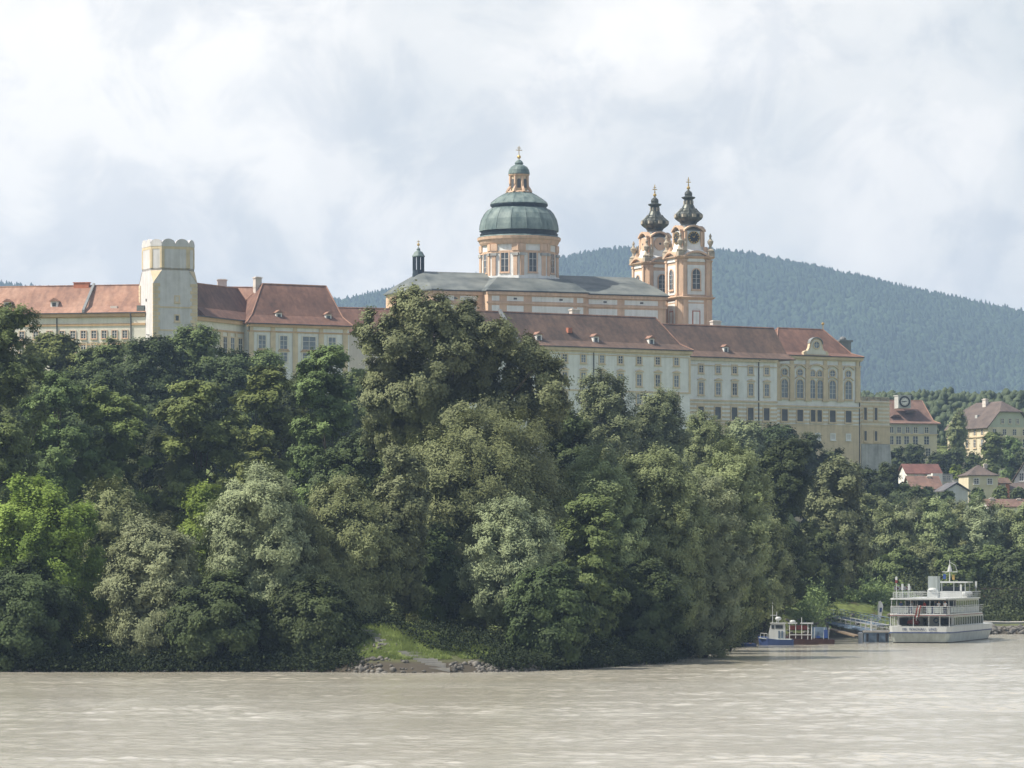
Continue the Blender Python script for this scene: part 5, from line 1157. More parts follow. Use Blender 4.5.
# ------------------------------------------------------------------ town houses
def simple_windows(fr, us, z, w, h, trim, style='plain', v=0, rz=0):
    for u in us: window(fr, u, z, w, h, style, trim, v=v, rz=rz)
def town():
    # clock house
    fr = Frame('clock_house', 'big yellow school-like house with steep red brown roof and square clock turret', 'house', 888, 1100, 12, 20)
    z = lambda py: fr.zp(py, 910); ub = fr.u(937); ze = z(424); W = 17
    b = MB(); b.box(0, ub, 0, W, -4, z(434)); fr.part(b, 'wall', M['house_y']); b = MB(); b.box(-.02, ub+.02, -.02, W, z(434)+.003, ze-.02); fr.part(b, 'upper_wall', M['house_g'])
    b = MB(); b.box(-.3, ub+.2, -.3, W, z(434.8), z(433.8)); fr.part(b, 'string_course', M['ochre'])
    simple_windows(fr, [fr.u(p) for p in (891.5, 899, 907.5, 915.5, 926.5)], z(430), 1.2, 1.5, 'house_y', 'thin'); simple_windows(fr, [fr.u(p) for p in (891, 898.5, 906.5, 915.3, 926.5)], z(440.3), 1.5, 2.2, 'house_y', 'thin'); simple_windows(fr, [fr.u(p) for p in (908, 928)], z(452), 1.4, 2.0, 'house_y', 'thin')
    for k in range(3): window(fr, ub, z(430), 1.1, 1.4, 'thin', 'house_y', v=3+5*k, rz=pi/2); window(fr, ub, z(440.5), 1.3, 2, 'thin', 'house_y', v=3+5*k, rz=pi/2)
    zr = fr.z(400.5, fr.u(905), W/2); rf = hip_roof(fr, -6, ub, 0, W, ze, zr, -4, fr.u(922, W/2), M['tile_town'], .6, over=.8)
    for px in (899, 914): d = MB(); u = fr.u(px); d.prism_y([(-1.6, 0), (1.6, 0), (.8, .6), (-.8, .6)], 2.2, 5); d.build('eyebrow_dormer', M['tile_brown'], rf, (u, 0, ze+2.0 + (1.2 if px > 910 else 0)))
    u = fr.u(903, 3); b = MB(); b.box(u-1.8, u+1.8, 1.6, 5.2, ze+4.4, zr+1.0); b.box(u-1.95, u+1.95, 1.45, 5.8, zr+1.003, zr+1.25); ct = fr.part(b, 'clock_turret', M['house_g'])
    b = MB(); b.prism_y([(u+1.55*cos(2*pi*k/20), zr-.6+1.55*sin(2*pi*k/20)) for k in range(20)], 1.42, 1.58); b.build('clock_face', M['black'], ct); b = MB(); b.prism_y([(u+1.1*cos(2*pi*k/20), zr-.6+1.1*sin(2*pi*k/20)) for k in range(20)], 1.385, 1.418); b.build('clock_centre', M['house_w'], ct)
    b = MB()
    for k in range(12): a = 2*pi*k/12; b.prism_y([(u+.8*cos(a-.08), zr-.6+.8*sin(a-.08)), (u+1.0*cos(a-.08), zr-.6+1.0*sin(a-.08)), (u+1.0*cos(a+.08), zr-.6+1.0*sin(a+.08)), (u+.8*cos(a+.08), zr-.6+.8*sin(a+.08))], 1.36, 1.38)
    b.box(u-.8, u+.1, 1.33, 1.41, zr-.75, zr-.5); b.box(u-.1, u+.6, 1.30, 1.325, zr-.6, zr-.42); b.build('clock_hands', M['black'], ct)
    # gabled mansion
    fr = Frame('gabled_mansion', 'large pale mansion with a clipped gable facing the river and a chimney on its ridge', 'house', 988, 1100, 24, 20)
    z = lambda py: fr.zp(py, 1000); ub = 13.8; ze = z(427); Dp = 22
    zr = z(400.3)
    b = MB(); b.box(0, ub, 0, Dp, -4, ze-.02); fr.part(b, 'wall', M['house_y'])
    b = MB(); b.prism_y([(0.02, ze-.01), (ub-.02, ze-.01), (ub-3.6, z(412)), (3.6, z(412))], .02, 1.0); fr.part(b, 'gable_wall', M['house_p'])
    b = MB(); b.box(-.3, ub+.3, -.3, -.003, z(437), z(435.8)); b.box(-.3, -.003, -.3, Dp, z(437), z(435.8)); fr.part(b, 'string_course', M['ochre'])
    for uu in (2, 5.2, 8.4, 11.6): window(fr, uu, z(432), 1.2, 1.5, 'thin', 'house_y'); window(fr, uu, z(443), 1.3, 2.2, 'thin', 'house_y')
    for uu in (4.6, 7, 9.4): window(fr, uu, z(421), .9, 1.2, 'thin', 'house_y')
    for vv in (3, 7, 11, 15, 19): window(fr, 0, z(432), 1.2, 1.6, 'plain', 'ochre', v=vv, rz=-pi/2); window(fr, 0, z(443), 1.3, 2.2, 'plain', 'ochre', v=vv, rz=-pi/2)
    r = MB(); o = .8
    A = (-o, -o, ze-.3); B = (ub+o, -o, ze-.3); Cc = (ub+o, Dp+o, ze-.3); D = (-o, Dp+o, ze-.3); m1 = (3.2, -o, z(411.5)); m2 = (ub-3.2, -o, z(411.5)); e1 = (ub/2, 4.2, zr); e2 = (ub/2, Dp-4, zr); n1 = (3.2, Dp+o, z(411.5)); n2 = (ub-3.2, Dp+o, z(411.5))
    r.add([A, B, Cc, D, m1, m2, e1, e2, n1, n2], [(0, 4, 6, 7, 8, 3), (1, 2, 9, 7, 6, 5), (4, 5, 6), (8, 7, 9)]); rr = fr.part(r, 'roof', M['tile_grey'])
    md = rr.modifiers.new('thickness', 'SOLIDIFY'); md.thickness = .25
    chimney(fr, ub/2 - 1.2, 11, zr-2, zr+.9, .9, 1.8)
    b = MB(); b.box(1.9, 3.0, 9, 10.2, ze+2, ze+3.6); b.build('dormer', M['house_g'], rr)
    # smaller houses on the slope
    def house(label, px0, px1, Y, th, yb, ye, yr, depth, wall, roof, ridge='x', wins=(), name='house', hip=0.0, chim=()):
        fr = Frame(name, label, 'house', px0, Y, th, Z_(yb, Y) - 5); zb = 0
        ub = fr.u(px1); z = lambda py: fr.zp(py, (px0+px1)/2); ze = z(ye); zr = z(yr)
        b = MB()
        if ridge == 'x': b.box(0, ub, 0, depth, 0, ze-.02); b.prism_x([(.02, ze-.021), (depth-.02, ze-.021), (depth/2, zr-.2)], .02 + hip, ub-.02 - hip) if not hip else None
        else: b.box(0, ub, 0, depth, 0, ze-.02); b.prism_y([(.02, ze-.021), (ub-.02, ze-.021), (ub/2, zr-.25)], .02, depth-.02)
        fr.part(b, 'wall', M[wall])
        if ridge == 'x': hip_roof(fr, 0, ub, 0, depth, ze, zr, hip, ub-hip, M[roof], 1.0, over=.35, ridge=False) if hip else fr.part(MB().prism_x([(-.5, ze-.25), (depth/2, zr), (depth+.5, ze-.25), (depth+.5, ze), (depth/2, zr+.28), (-.5, ze)], -.4, ub+.4), 'roof', M[roof])
        else: fr.part(MB().prism_y([(-.5, ze-.25), (ub/2, zr), (ub+.5, ze-.25), (ub+.5, ze), (ub/2, zr+.28), (-.5, ze)], -.5, depth+.4), 'roof', M[roof])
        for px, py, w, h in wins: window(fr, fr.u(px), z(py), w, h, 'thin', 'house_w')
        for px, y0, y1 in chim: chimney(fr, fr.u(px, depth/2), depth/2 - .8, z(y1), z(y0), .9, .7)
        return fr
    house('white house with the bright red roof below the clock house', 907, 941, 985, 8, 482, 473.5, 464.5, 9, 'house_w', 'tile_lit2', wins=((916, 478, 1.2, 1.2), (930, 478, 1.2, 1.2)))
    house('house showing a broad orange-brown roof below the red-roofed one', 912, 942, 955, 6, 500, 489, 476.5, 11, 'house_p', 'tile_town', chim=((928.3, 475.2, 481),))
    fr = Frame('annex_building', 'white flat-roofed annex beside the bright red roof', 'house', 937.5, 975, 10, Z_(492, 975) - 4)
    ub = fr.u(963); z = lambda py: fr.zp(py, 950); um = fr.u(953)
    b = MB(); b.box(0, um, .5, 9, 0, z(474.5)); b.box(um, ub, 0, 9, 0, z(480)); b.box(-1.5, 1.0, -1, .45, 0, z(473.5)); fr.part(b, 'wall', M['house_w'])
    b = MB(); b.box(.1, um+.2, .3, 9.2, z(474.5)+.003, z(474.5)+.25); b.box(um+.25, ub+.2, -.2, 9.2, z(480)+.003, z(480)+.25); fr.part(b, 'roof', M['lead'])
    for px in (944, 948.6): window(fr, fr.u(px, .5), z(478.3), .9, 1.0, 'plain', 'house_g', v=.5)
    house('small white shed gable with dark verges below the flat-roofed annex', 945.5, 968, 935, 10, 497, 490.5, 483.2, 8, 'house_w', 'tile_dark', 'y', wins=())
    f7 = house('yellowish house with pyramid roof standing alone among trees', 968.5, 998, 955, 8, 493, 475.8, 464.5, 9.5, 'house_y', 'tile_grey', 'x', hip=3.4, wins=((976.3, 481.2, 1.2, 1.2), (989.8, 481.2, 1.2, 1.2)))
    chimney(f7, f7.u(986, 4), 4.5, f7.zp(468, 986), f7.zp(463, 986), .8, .7)
    house('small reddish lean-to house joined to the pyramid-roofed one', 998.5, 1009.5, 962, 8, 493, 483, 478.5, 6, 'clayred', 'tile_brown', wins=((1003, 485.5, .9, .9),))
    house('white gabled house cut by the photo edge', 1014.5, 1036, 975, -6, 492, 480, 461.5, 10, 'house_w', 'tile_brown', 'y', wins=((1021.5, 477, 1.1, 1.8), (1029, 477, 1.1, 1.8), (1025, 469, .9, 1.2)))
    house('long low brown roof with two white chimneys above the willows', 989, 1034, 905, 4, 515, 506.5, 499.8, 9, 'house_w', 'tile_town', chim=((991.2, 497.3, 504), (1018.5, 497.8, 505)))
    house('low brown-roofed house behind the willow tops at the photo edge', 1009, 1034, 965, 4, 495, 489.5, 483.5, 8, 'house_y', 'tile_grey')
M['tile_lit2'] = tile_mat('new red tiles', (0.11, 0.058, 0.05), (0.155, 0.075, 0.062), (0.20, 0.095, 0.078))
M['tile_dark'] = tile_mat('slate grey roof', (0.09, 0.09, 0.10), (0.13, 0.13, 0.14), (0.18, 0.17, 0.17))
town()

# ------------------------------------------------------------------ people
def person_mesh(shirt, hair, pose):
    """one standing or seated figure, grown as a single skinned surface, facing -y"""
    seated = pose == 'sit'; zh = .50 if seated else .92
    J = {'pel': (0, 0, zh), 'bel': (0, 0, zh+.18), 'che': (0, -.01, zh+.38), 'nek': (0, -.01, zh+.54), 'hed': (0, -.03, zh+.64), 'top': (0, -.03, zh+.76)}
    r = {'pel': .15, 'bel': .13, 'che': .16, 'nek': .06, 'hed': .095, 'top': .08}
    E = [('pel', 'bel'), ('bel', 'che'), ('che', 'nek'), ('nek', 'hed'), ('hed', 'top')]
    for s, n in ((-1, 'l'), (1, 'r')):
        kx = s*.13
        if seated: J.update({'hip'+n: (s*.10, 0, zh-.02), 'kne'+n: (kx, -.42, zh-.02), 'ank'+n: (kx, -.44, .09), 'toe'+n: (kx, -.6, .04)})
        else: J.update({'hip'+n: (s*.10, 0, zh-.06), 'kne'+n: (kx, -.02, .49), 'ank'+n: (kx, .02, .09), 'toe'+n: (kx, -.15, .04)})
        r.update({'hip'+n: .10, 'kne'+n: .062, 'ank'+n: .045, 'toe'+n: .04})
        if pose == 'rail': J.update({'sho'+n: (s*.20, 0, zh+.46), 'elb'+n: (s*.27, -.12, zh+.24), 'wri'+n: (s*.2, -.38, zh+.20), 'han'+n: (s*.18, -.47, zh+.2)})
        else: J.update({'sho'+n: (s*.20, 0, zh+.46), 'elb'+n: (s*.26, .02, zh+.18), 'wri'+n: (s*.22, -.14, zh+.02 if not seated else zh+.1), 'han'+n: (s*.2, -.22, zh-.02 if not seated else zh+.1)})
        r.update({'sho'+n: .065, 'elb'+n: .045, 'wri'+n: .03, 'han'+n: .035})
        E += [('pel', 'hip'+n), ('hip'+n, 'kne'+n), ('kne'+n, 'ank'+n), ('ank'+n, 'toe'+n), ('che', 'sho'+n), ('sho'+n, 'elb'+n), ('elb'+n, 'wri'+n), ('wri'+n, 'han'+n)]
    ks = list(J); me = bpy.data.meshes.new('person'); me.from_pydata([J[k] for k in ks], [(ks.index(a), ks.index(b)) for a, b in E], [])
    o = bpy.data.objects.new('person_grow', me); C.objects.link(o); sk = o.modifiers.new('s', 'SKIN'); sb = o.modifiers.new('b', 'SUBSURF'); sb.levels = sb.render_levels = 1
    for i, k in enumerate(ks): me.skin_vertices[0].data[i].radius = (r[k], r[k]); me.skin_vertices[0].data[i].use_root = (k == 'pel')
    dg = bpy.context.evaluated_depsgraph_get(); out = bpy.data.meshes.new_from_object(o.evaluated_get(dg)); bpy.data.objects.remove(o)
    out.materials.clear()
    for m in (M['skin'], M[shirt], M['trousers'], M[hair]): out.materials.append(m)
    for p in out.polygons:
        c = p.center; z = c.z - zh; p.use_smooth = True
        if z > .72 or (z > .60 and c.y > -.01): p.material_index = 3
        elif z > .52: p.material_index = 0
        elif abs(c.x) > .17 and (c.y < -.10 or z < .14) and z > -.15 and (not seated or c.z > zh): p.material_index = 0
        elif z > .04: p.material_index = 1
        else: p.material_index = 2
    return out
def person(label, loc, rz, shirt, pose='stand', hair='hair'):
    o = inst('person', person_mesh(shirt, hair, pose), None, loc, rz); tag(o, label, 'person', 'passengers on the ship deck'); return o

# ------------------------------------------------------------------ passenger ship seen from its stern
def ship():
    B_ = R(-15.5); x0, y0 = X_(919.5, 540), 540.0
    t = thing('passenger_ship', 'white two-deck river passenger ship seen from the stern, moored beside a pontoon', 'ship', (x0, y0, 0), B_)
    Pt = lambda mb, n, m, parent=None: mb.build(n, M[m] if isinstance(m, str) else m, parent or t)
    hb = 4.25; Ln = 45.0
    def plan(w, y_a, y_b, z, bow=9.0, tr=.9):            # outline of one level: transom with rounded corners, tapering bow
        pts = [(-w*.86, y_a), (w*.86, y_a), (w*.97, y_a+.35), (w, y_a+1.2)]
        for k in range(7): q = k/6; pts.append((w*(1 - q**2.0)+.05, y_b-bow + bow*q))
        return [(x, y, z) for x, y in pts] + [(-x, y, z) for x, y, in [(p[0], p[1]) for p in reversed(pts[2:])]]
    h = MB(); h.rings([plan(hb-.7, 1.2, Ln-3, -.8), plan(hb-.35, .6, Ln-2, .12)]); Pt(h, 'hull_bottom', 'black')
    h = MB(); h.rings([plan(hb-.33, .58, Ln-2, .123), plan(hb-.05, .1, Ln-.6, 1.32)]); hl = Pt(h, 'hull', 'shiphull')
    h = MB(); h.rings([plan(hb+.06, -.02, Ln-.5, 1.323), plan(hb+.06, -.02, Ln-.5, 1.47)]); h.build('rubbing_strake', M['navy'], hl)
    h = MB(); h.rings([plan(hb, 0, Ln-.4, 1.473), plan(hb+.06, -.05, Ln, 2.25)]); bw = Pt(h, 'bulwark', 'shipwhite')
    # name on the transom
    def text(s, size, x, y, z, parent, m):
        cu = bpy.data.curves.new('name_lettering', 'FONT'); cu.body = s; cu.size = size; cu.align_x = 'CENTER'; cu.extrude = .01; cu.resolution_u = 3
        o = bpy.data.objects.new('tmp', cu); C.objects.link(o); dg = bpy.context.evaluated_depsgraph_get(); me = bpy.data.meshes.new_from_object(o.evaluated_get(dg)); bpy.data.objects.remove(o)
        me.transform(Matrix.Rotation(pi/2, 4, 'X')); me.materials.clear(); me.materials.append(m); ob = inst('name_lettering', me, parent, (x, y, z)); return ob
    text('MS  WACHAU   LINZ', .50, 0, -.075, 1.70, bw, M['navy'])
    d = MB(); d.rings([plan(hb-.1, .1, Ln-1, 1.5), plan(hb-.1, .1, Ln-1, 1.56)]); Pt(d, 'main_deck', 'wood')
    # main deck house, open aft
    c = MB(); hw = 3.85
    c.box(-hw, hw, 4.2, 31, 1.563, 2.35); c.box(-hw, hw, 4.2, 31, 3.4, 3.62); c.box(-hw, hw, 4.9, 5.0, 2.35, 3.4)
    for k in range(14): y = 4.3 + k*2.05; c.box(-hw, -hw+.14, y-.12, y+.12, 2.353, 3.397); c.box(hw-.14, hw, y-.12, y+.12, 2.353, 3.397)
    for x in (-3.85, -2.2, 0.3, 1.9, 3.73): c.box(x, x+.13, 4.21, 4.33, 2.353, 3.397)
    cb = Pt(c, 'main_cabin', 'shipwhite')
    g = MB(); g.box(-hw+.05, -hw+.08, 4.4, 31, 2.356, 3.394); g.box(hw-.08, hw-.05, 4.4, 31, 2.356, 3.394); g.build('cabin_glass', M['glass'], cb)
    a = MB(); a.box(-3.5, -2.3, 4.26, 4.9, 2.36, 3.3); a.box(2.05, 3.6, 4.26, 4.88, 2.5, 3.3); a.box(-.2, .28, 4.28, 4.9, 2.36, 3.3); a.build('dark_opening', M['black'], cb)
    a = MB(); a.box(.45, 1.85, 4.1, 4.205, 2.0, 3.55); a.build('end_panel', M['shipwhite'], cb)
    # side wing posts to the aft deck
    p = MB()
    for x in (-4.0, -2.9, -.9, 1.2, 2.7, 4.0): p.box(x-.06, x+.06, .35, .47, 1.563, 3.62)
    for y in (2.2, 3.6): p.box(-4.08, -3.96, y, y+.12, 1.563, 3.62); p.box(3.96, 4.08, y, y+.12, 1.563, 3.62)
    Pt(p, 'deck_post', 'shipwhite')
    # upper deck
    d = MB(); d.rings([plan(hb-.05, -.1, 33.5, 3.623, 6), plan(hb-.05, -.1, 33.5, 3.95, 6)]); ud = Pt(d, 'upper_deck', 'shipwhite')
    d = MB(); d.rings([plan(hb-.02, -.13, 33.5, 3.70, 6), plan(hb-.02, -.13, 33.5, 3.78, 6)]); d.build('deck_stripe', M['redp'], ud)
    def railing(ya, yb, w, z0, z1, name, cloth=None, bars=4):
        r = MB(); n = 9
        for k in range(n): x = -w*.95 + 2*w*.95*k/(n-1); r.tube([(x, ya, z0), (x, ya, z1)], .025, 4)
        for k in range(int((yb-ya)/1.6)):
            for s in (-1, 1): r.tube([(s*w, ya+.5+1.6*k, z0), (s*w, ya+.5+1.6*k, z1)], .025, 4)
        for j in range(bars): z = z0 + (z1-z0)*(j+1)/bars; r.tube([(-w, yb, z), (-w, ya+.4, z), (-w*.9, ya, z), (w*.9, ya, z), (w, ya+.4, z), (w, yb, z)], .03 if j == bars-1 else .018, 4)
        return Pt(r, name, 'shipwhite')
    railing(.05, 30, hb-.22, 3.95, 4.95, 'upper_railing')
    cl = MB()
    for x0_, x1_ in ((-3.9, -1.6), (-.9, .2), (1.0, 1.6), (1.9, 3.2)): cl.rings([[(x0_, .10, zz), (x1_, .10, zz), (x1_, .13, zz), (x0_, .13, zz)] for zz in (4.05, 4.88)])
    for y in (1.5, 4.2, 7.0, 10): cl.box(hb-.25, hb-.22, y, y+2.1, 4.05, 4.85)
    Pt(cl, 'railing_panel', 'shiphull')
    # upper saloon behind the open stern
    c = MB(); us = 3.55
    c.box(-us, us, 9, 29, 3.953, 4.75); c.box(-us, us, 9, 29, 5.62, 5.85)
    for k in range(11): y = 9.05 + k*1.98; c.box(-us, -us+.13, y-.14, y+.14, 4.753, 5.617); c.box(us-.13, us, y-.14, y+.14, 4.753, 5.617)
    for x in (-us, -1.9, -.1, 1.7, us-.14): c.box(x, x+.14, 9.0, 9.14, 4.753, 5.617)
    sl = Pt(c, 'upper_saloon', 'shipwhite')
    g = MB(); g.box(-us+.05, us-.05, 9.15, 9.2, 4.756, 5.614); g.box(-us+.04, -us+.08, 9.3, 29, 4.756, 5.614); g.box(us-.08, us-.04, 9.3, 29, 4.756, 5.614); g.build('saloon_glass', M['glass'], sl)
    p = MB()
    for x in (-3.9, -1.3, 1.3, 3.9):
        for y in (.6, 4.6): p.tube([(x, y, 3.953), (x, y, 5.85)], .05, 6)
    Pt(p, 'deck_post', 'shipwhite')
    s = MB(); s.rings([plan(hb-.1, .1, 31, 5.853, 5), plan(hb-.1, .1, 31, 6.05, 5)]); Pt(s, 'sun_roof', 'shipwhite')
    railing(1.2, 28, hb-.35, 6.05, 6.85, 'roof_railing', bars=3)
    # furniture aft
    q = MB()
    for x in (-2.8, -1.2, 1.0, 2.6):
        q.box(x-.6, x+.6, 2.6, 3.3, 4.62, 4.68); q.box(x-.05, x+.05, 2.9, 3.0, 3.953, 4.617)
    Pt(q, 'deck_table', 'shipwhite')
    q = MB()
    for x in (-3.1, -2.2, -1.4, .8, 1.5, 2.4, 3.1):
        q.box(x-.24, x+.24, 1.7, 2.15, 4.36, 4.44); q.box(x-.24, x+.24, 1.62, 1.69, 4.36, 4.95); q.box(x-.22, x+.22, 1.72, 2.1, 3.953, 4.357)
    Pt(q, 'deck_chair', 'blue')
    q = MB(); q.prism_y([(-2.0, 2.6), (-.6, 2.45), (-.5, 2.85), (-1.0, 3.3), (-1.9, 2.95)], 1.6, 3.4); Pt(q, 'tender_cover', 'redp')
    # lifebuoy
    lb = MB(); lb.smooth = True; rs = []
    for i in range(16):
        a = 2*pi*i/16; rs.append([((.30+.09*cos(b))*cos(a), .07*sin(b), (.30+.09*cos(b))*sin(a)) for b in [2*pi*j/8 for j in range(8)]])
    lb.rings(rs + [rs[0]], False, False); o = lb.build('lifebuoy', M['bluegrey'], t, (1.6, 4.0, 3.02))
    # funnel, wheelhouse, mast
    f = MB(); f.rings([[(1.15*sx-.0, 14+1.0*sy, 6.05) for sx, sy in ((-.55, -1), (.55, -1), (.7, .6), (.4, 1), (-.4, 1), (-.7, .6))], [(1.15*sx, 14+1.0*sy, 9.0) for sx, sy in ((-.55, -1), (.55, -1), (.7, .6), (.4, 1), (-.4, 1), (-.7, .6))]]); fn = f.build('funnel', M['shiphull'], t, (-.4, 0, 0))
    f = MB(); f.box(-.72, .72, 12.8, 15, 6.053, 7.1); f.ball((0, 13.2, 7.1), (.7, .7, .35)); f.build('funnel_casing', M['shipwhite'], fn)
    w = MB(); w.box(-2.6, 2.6, 22, 26, 6.053, 6.9); w.box(-2.8, 2.8, 21.6, 26.4, 8.05, 8.25)
    for x in (-2.5, -.9, .8, 2.4):
        for y in (22.05, 25.9): w.box(x-.07, x+.07, y-.07, y+.07, 6.9, 8.05)
    wo = w.build('wheelhouse', M['shipwhite'], t, (.3, 0, 0)); g = MB(); g.box(-2.4, 2.4, 22.3, 25.7, 6.903, 7.5); g.build('wheelhouse_glass', M['glass'], wo)
    m_ = MB(); m_.tube([(.2, 24, 8.25), (.2, 24, 11.3)], [.09, .05], 6); m_.box(-.9, 1.3, 23.95, 24.05, 9.55, 9.65); m_.lathe(.2, 24, [(.35, 9.65), (.28, 10.0), (.10, 10.6)], 8)
    m_.tube([(.2, 24, 11.0), (1.0, 24, 10.5), (1.25, 24, 9.7)], .03, 4); mo = m_.build('mast', M['shipwhite'], t)
    fl = MB(); fl.box(-.75, -.35, 23.98, 24.0, 8.6, 9.3); fl.build('signal_flag', M['blue'], mo); fl = MB(); fl.box(.55, .9, 23.98, 24.0, 8.5, 9.2); fl.build('signal_flag', M['gold'], mo)
    po = MB()
    for x, y, z1, mm in ((-3.6, 2.5, 9.0, 0), (-3.0, 3.8, 8.0, 0), (-2.4, 5.5, 8.0, 0), (3.6, 26, 8.3, 0), (3.7, 12, 7.9, 0)): po.tube([(x, y, 6.05), (x, y, z1)], .05, 5); po.box(x-.13, x+.13, y-.1, y+.1, z1-.9, z1-.05)
    Pt(po, 'light_pole', 'shipwhite')
    po = MB(); po.box(-3.74, -3.46, 2.38, 2.62, 8.1, 8.5); Pt(po, 'pole_band', 'redp')
    for y in (17.5, 19.3, 21.1):
        r = MB(); r.smooth = True; r.rings([[( .32*cos(a), -.75, .32*sin(a)) for a in [2*pi*j/10 for j in range(10)]], [(.36*cos(a), -.6, .36*sin(a)) for a in [2*pi*j/10 for j in range(10)]], [(.36*cos(a), .6, .36*sin(a)) for a in [2*pi*j/10 for j in range(10)]], [(.32*cos(a), .75, .32*sin(a)) for a in [2*pi*j/10 for j in range(10)]]]); r.build('life_raft', M['shipwhite'], t, (3.4, y, 6.55))
    # ensign on a slanting staff over the stern
    s = MB(); s.tube([(-.5, .3, 3.0), (-.15, -.9, 5.2)], .035, 5); st = Pt(s, 'ensign_staff', 'shipwhite')
    rng = random.Random(4); n = 7
    for k, m in enumerate(('redp', 'shipwhite', 'redp')):
        e = MB(); rows = []
        for i in range(n):
            zz = 5.1 - i*.27; xx = -.18 - .06*i; rows.append([(xx + .2*k - .05*i*.3, -.9 + .12*i + .07*sin(i*1.5+k), zz), (xx + .2*(k+1) - .05*i*.3, -.9 + .12*i + .07*sin(i*1.5+k+1), zz)])
        for i in range(n-1): a, b = rows[i]; c_, d_ = rows[i+1]; e.rings([[a, b, d_, c_], [(p[0], p[1]+.02, p[2]) for p in (a, b, d_, c_)]])
        e.build('ensign', M[m], st)
    def W_(x, y, z): v = Matrix.Rotation(B_, 4, 'Z') @ Vector((x, y, z)); return (v.x + x0, v.y + y0, z)
    person('person in a white shirt standing at the upper stern railing, nearest the far corner', W_(3.35, .75, 3.95), B_, 'shirt_w', 'rail')
    person('person in a white shirt standing at the upper stern railing beside a dark-clad one', W_(2.45, 1.0, 3.95), B_ + .5, 'shirt_w', 'rail')
    person('person in a blue shirt standing near a post on the upper stern deck', W_(-2.75, 1.2, 3.95), B_ + .3, 'shirt_b', 'stand')
    person('person in a red shirt standing near the middle of the upper stern deck', W_(.4, 1.6, 3.95), B_ - .6, 'shirt_r', 'stand')
    person('person in a white shirt standing deeper under the roof of the upper deck', W_(-1.9, 5.2, 3.95), B_ + .2, 'shirt_w', 'stand')
    person('person in a blue shirt behind the middle tables of the upper deck', W_(1.4, 4.9, 3.95), B_ + .1, 'shirt_b', 'stand')
ship()

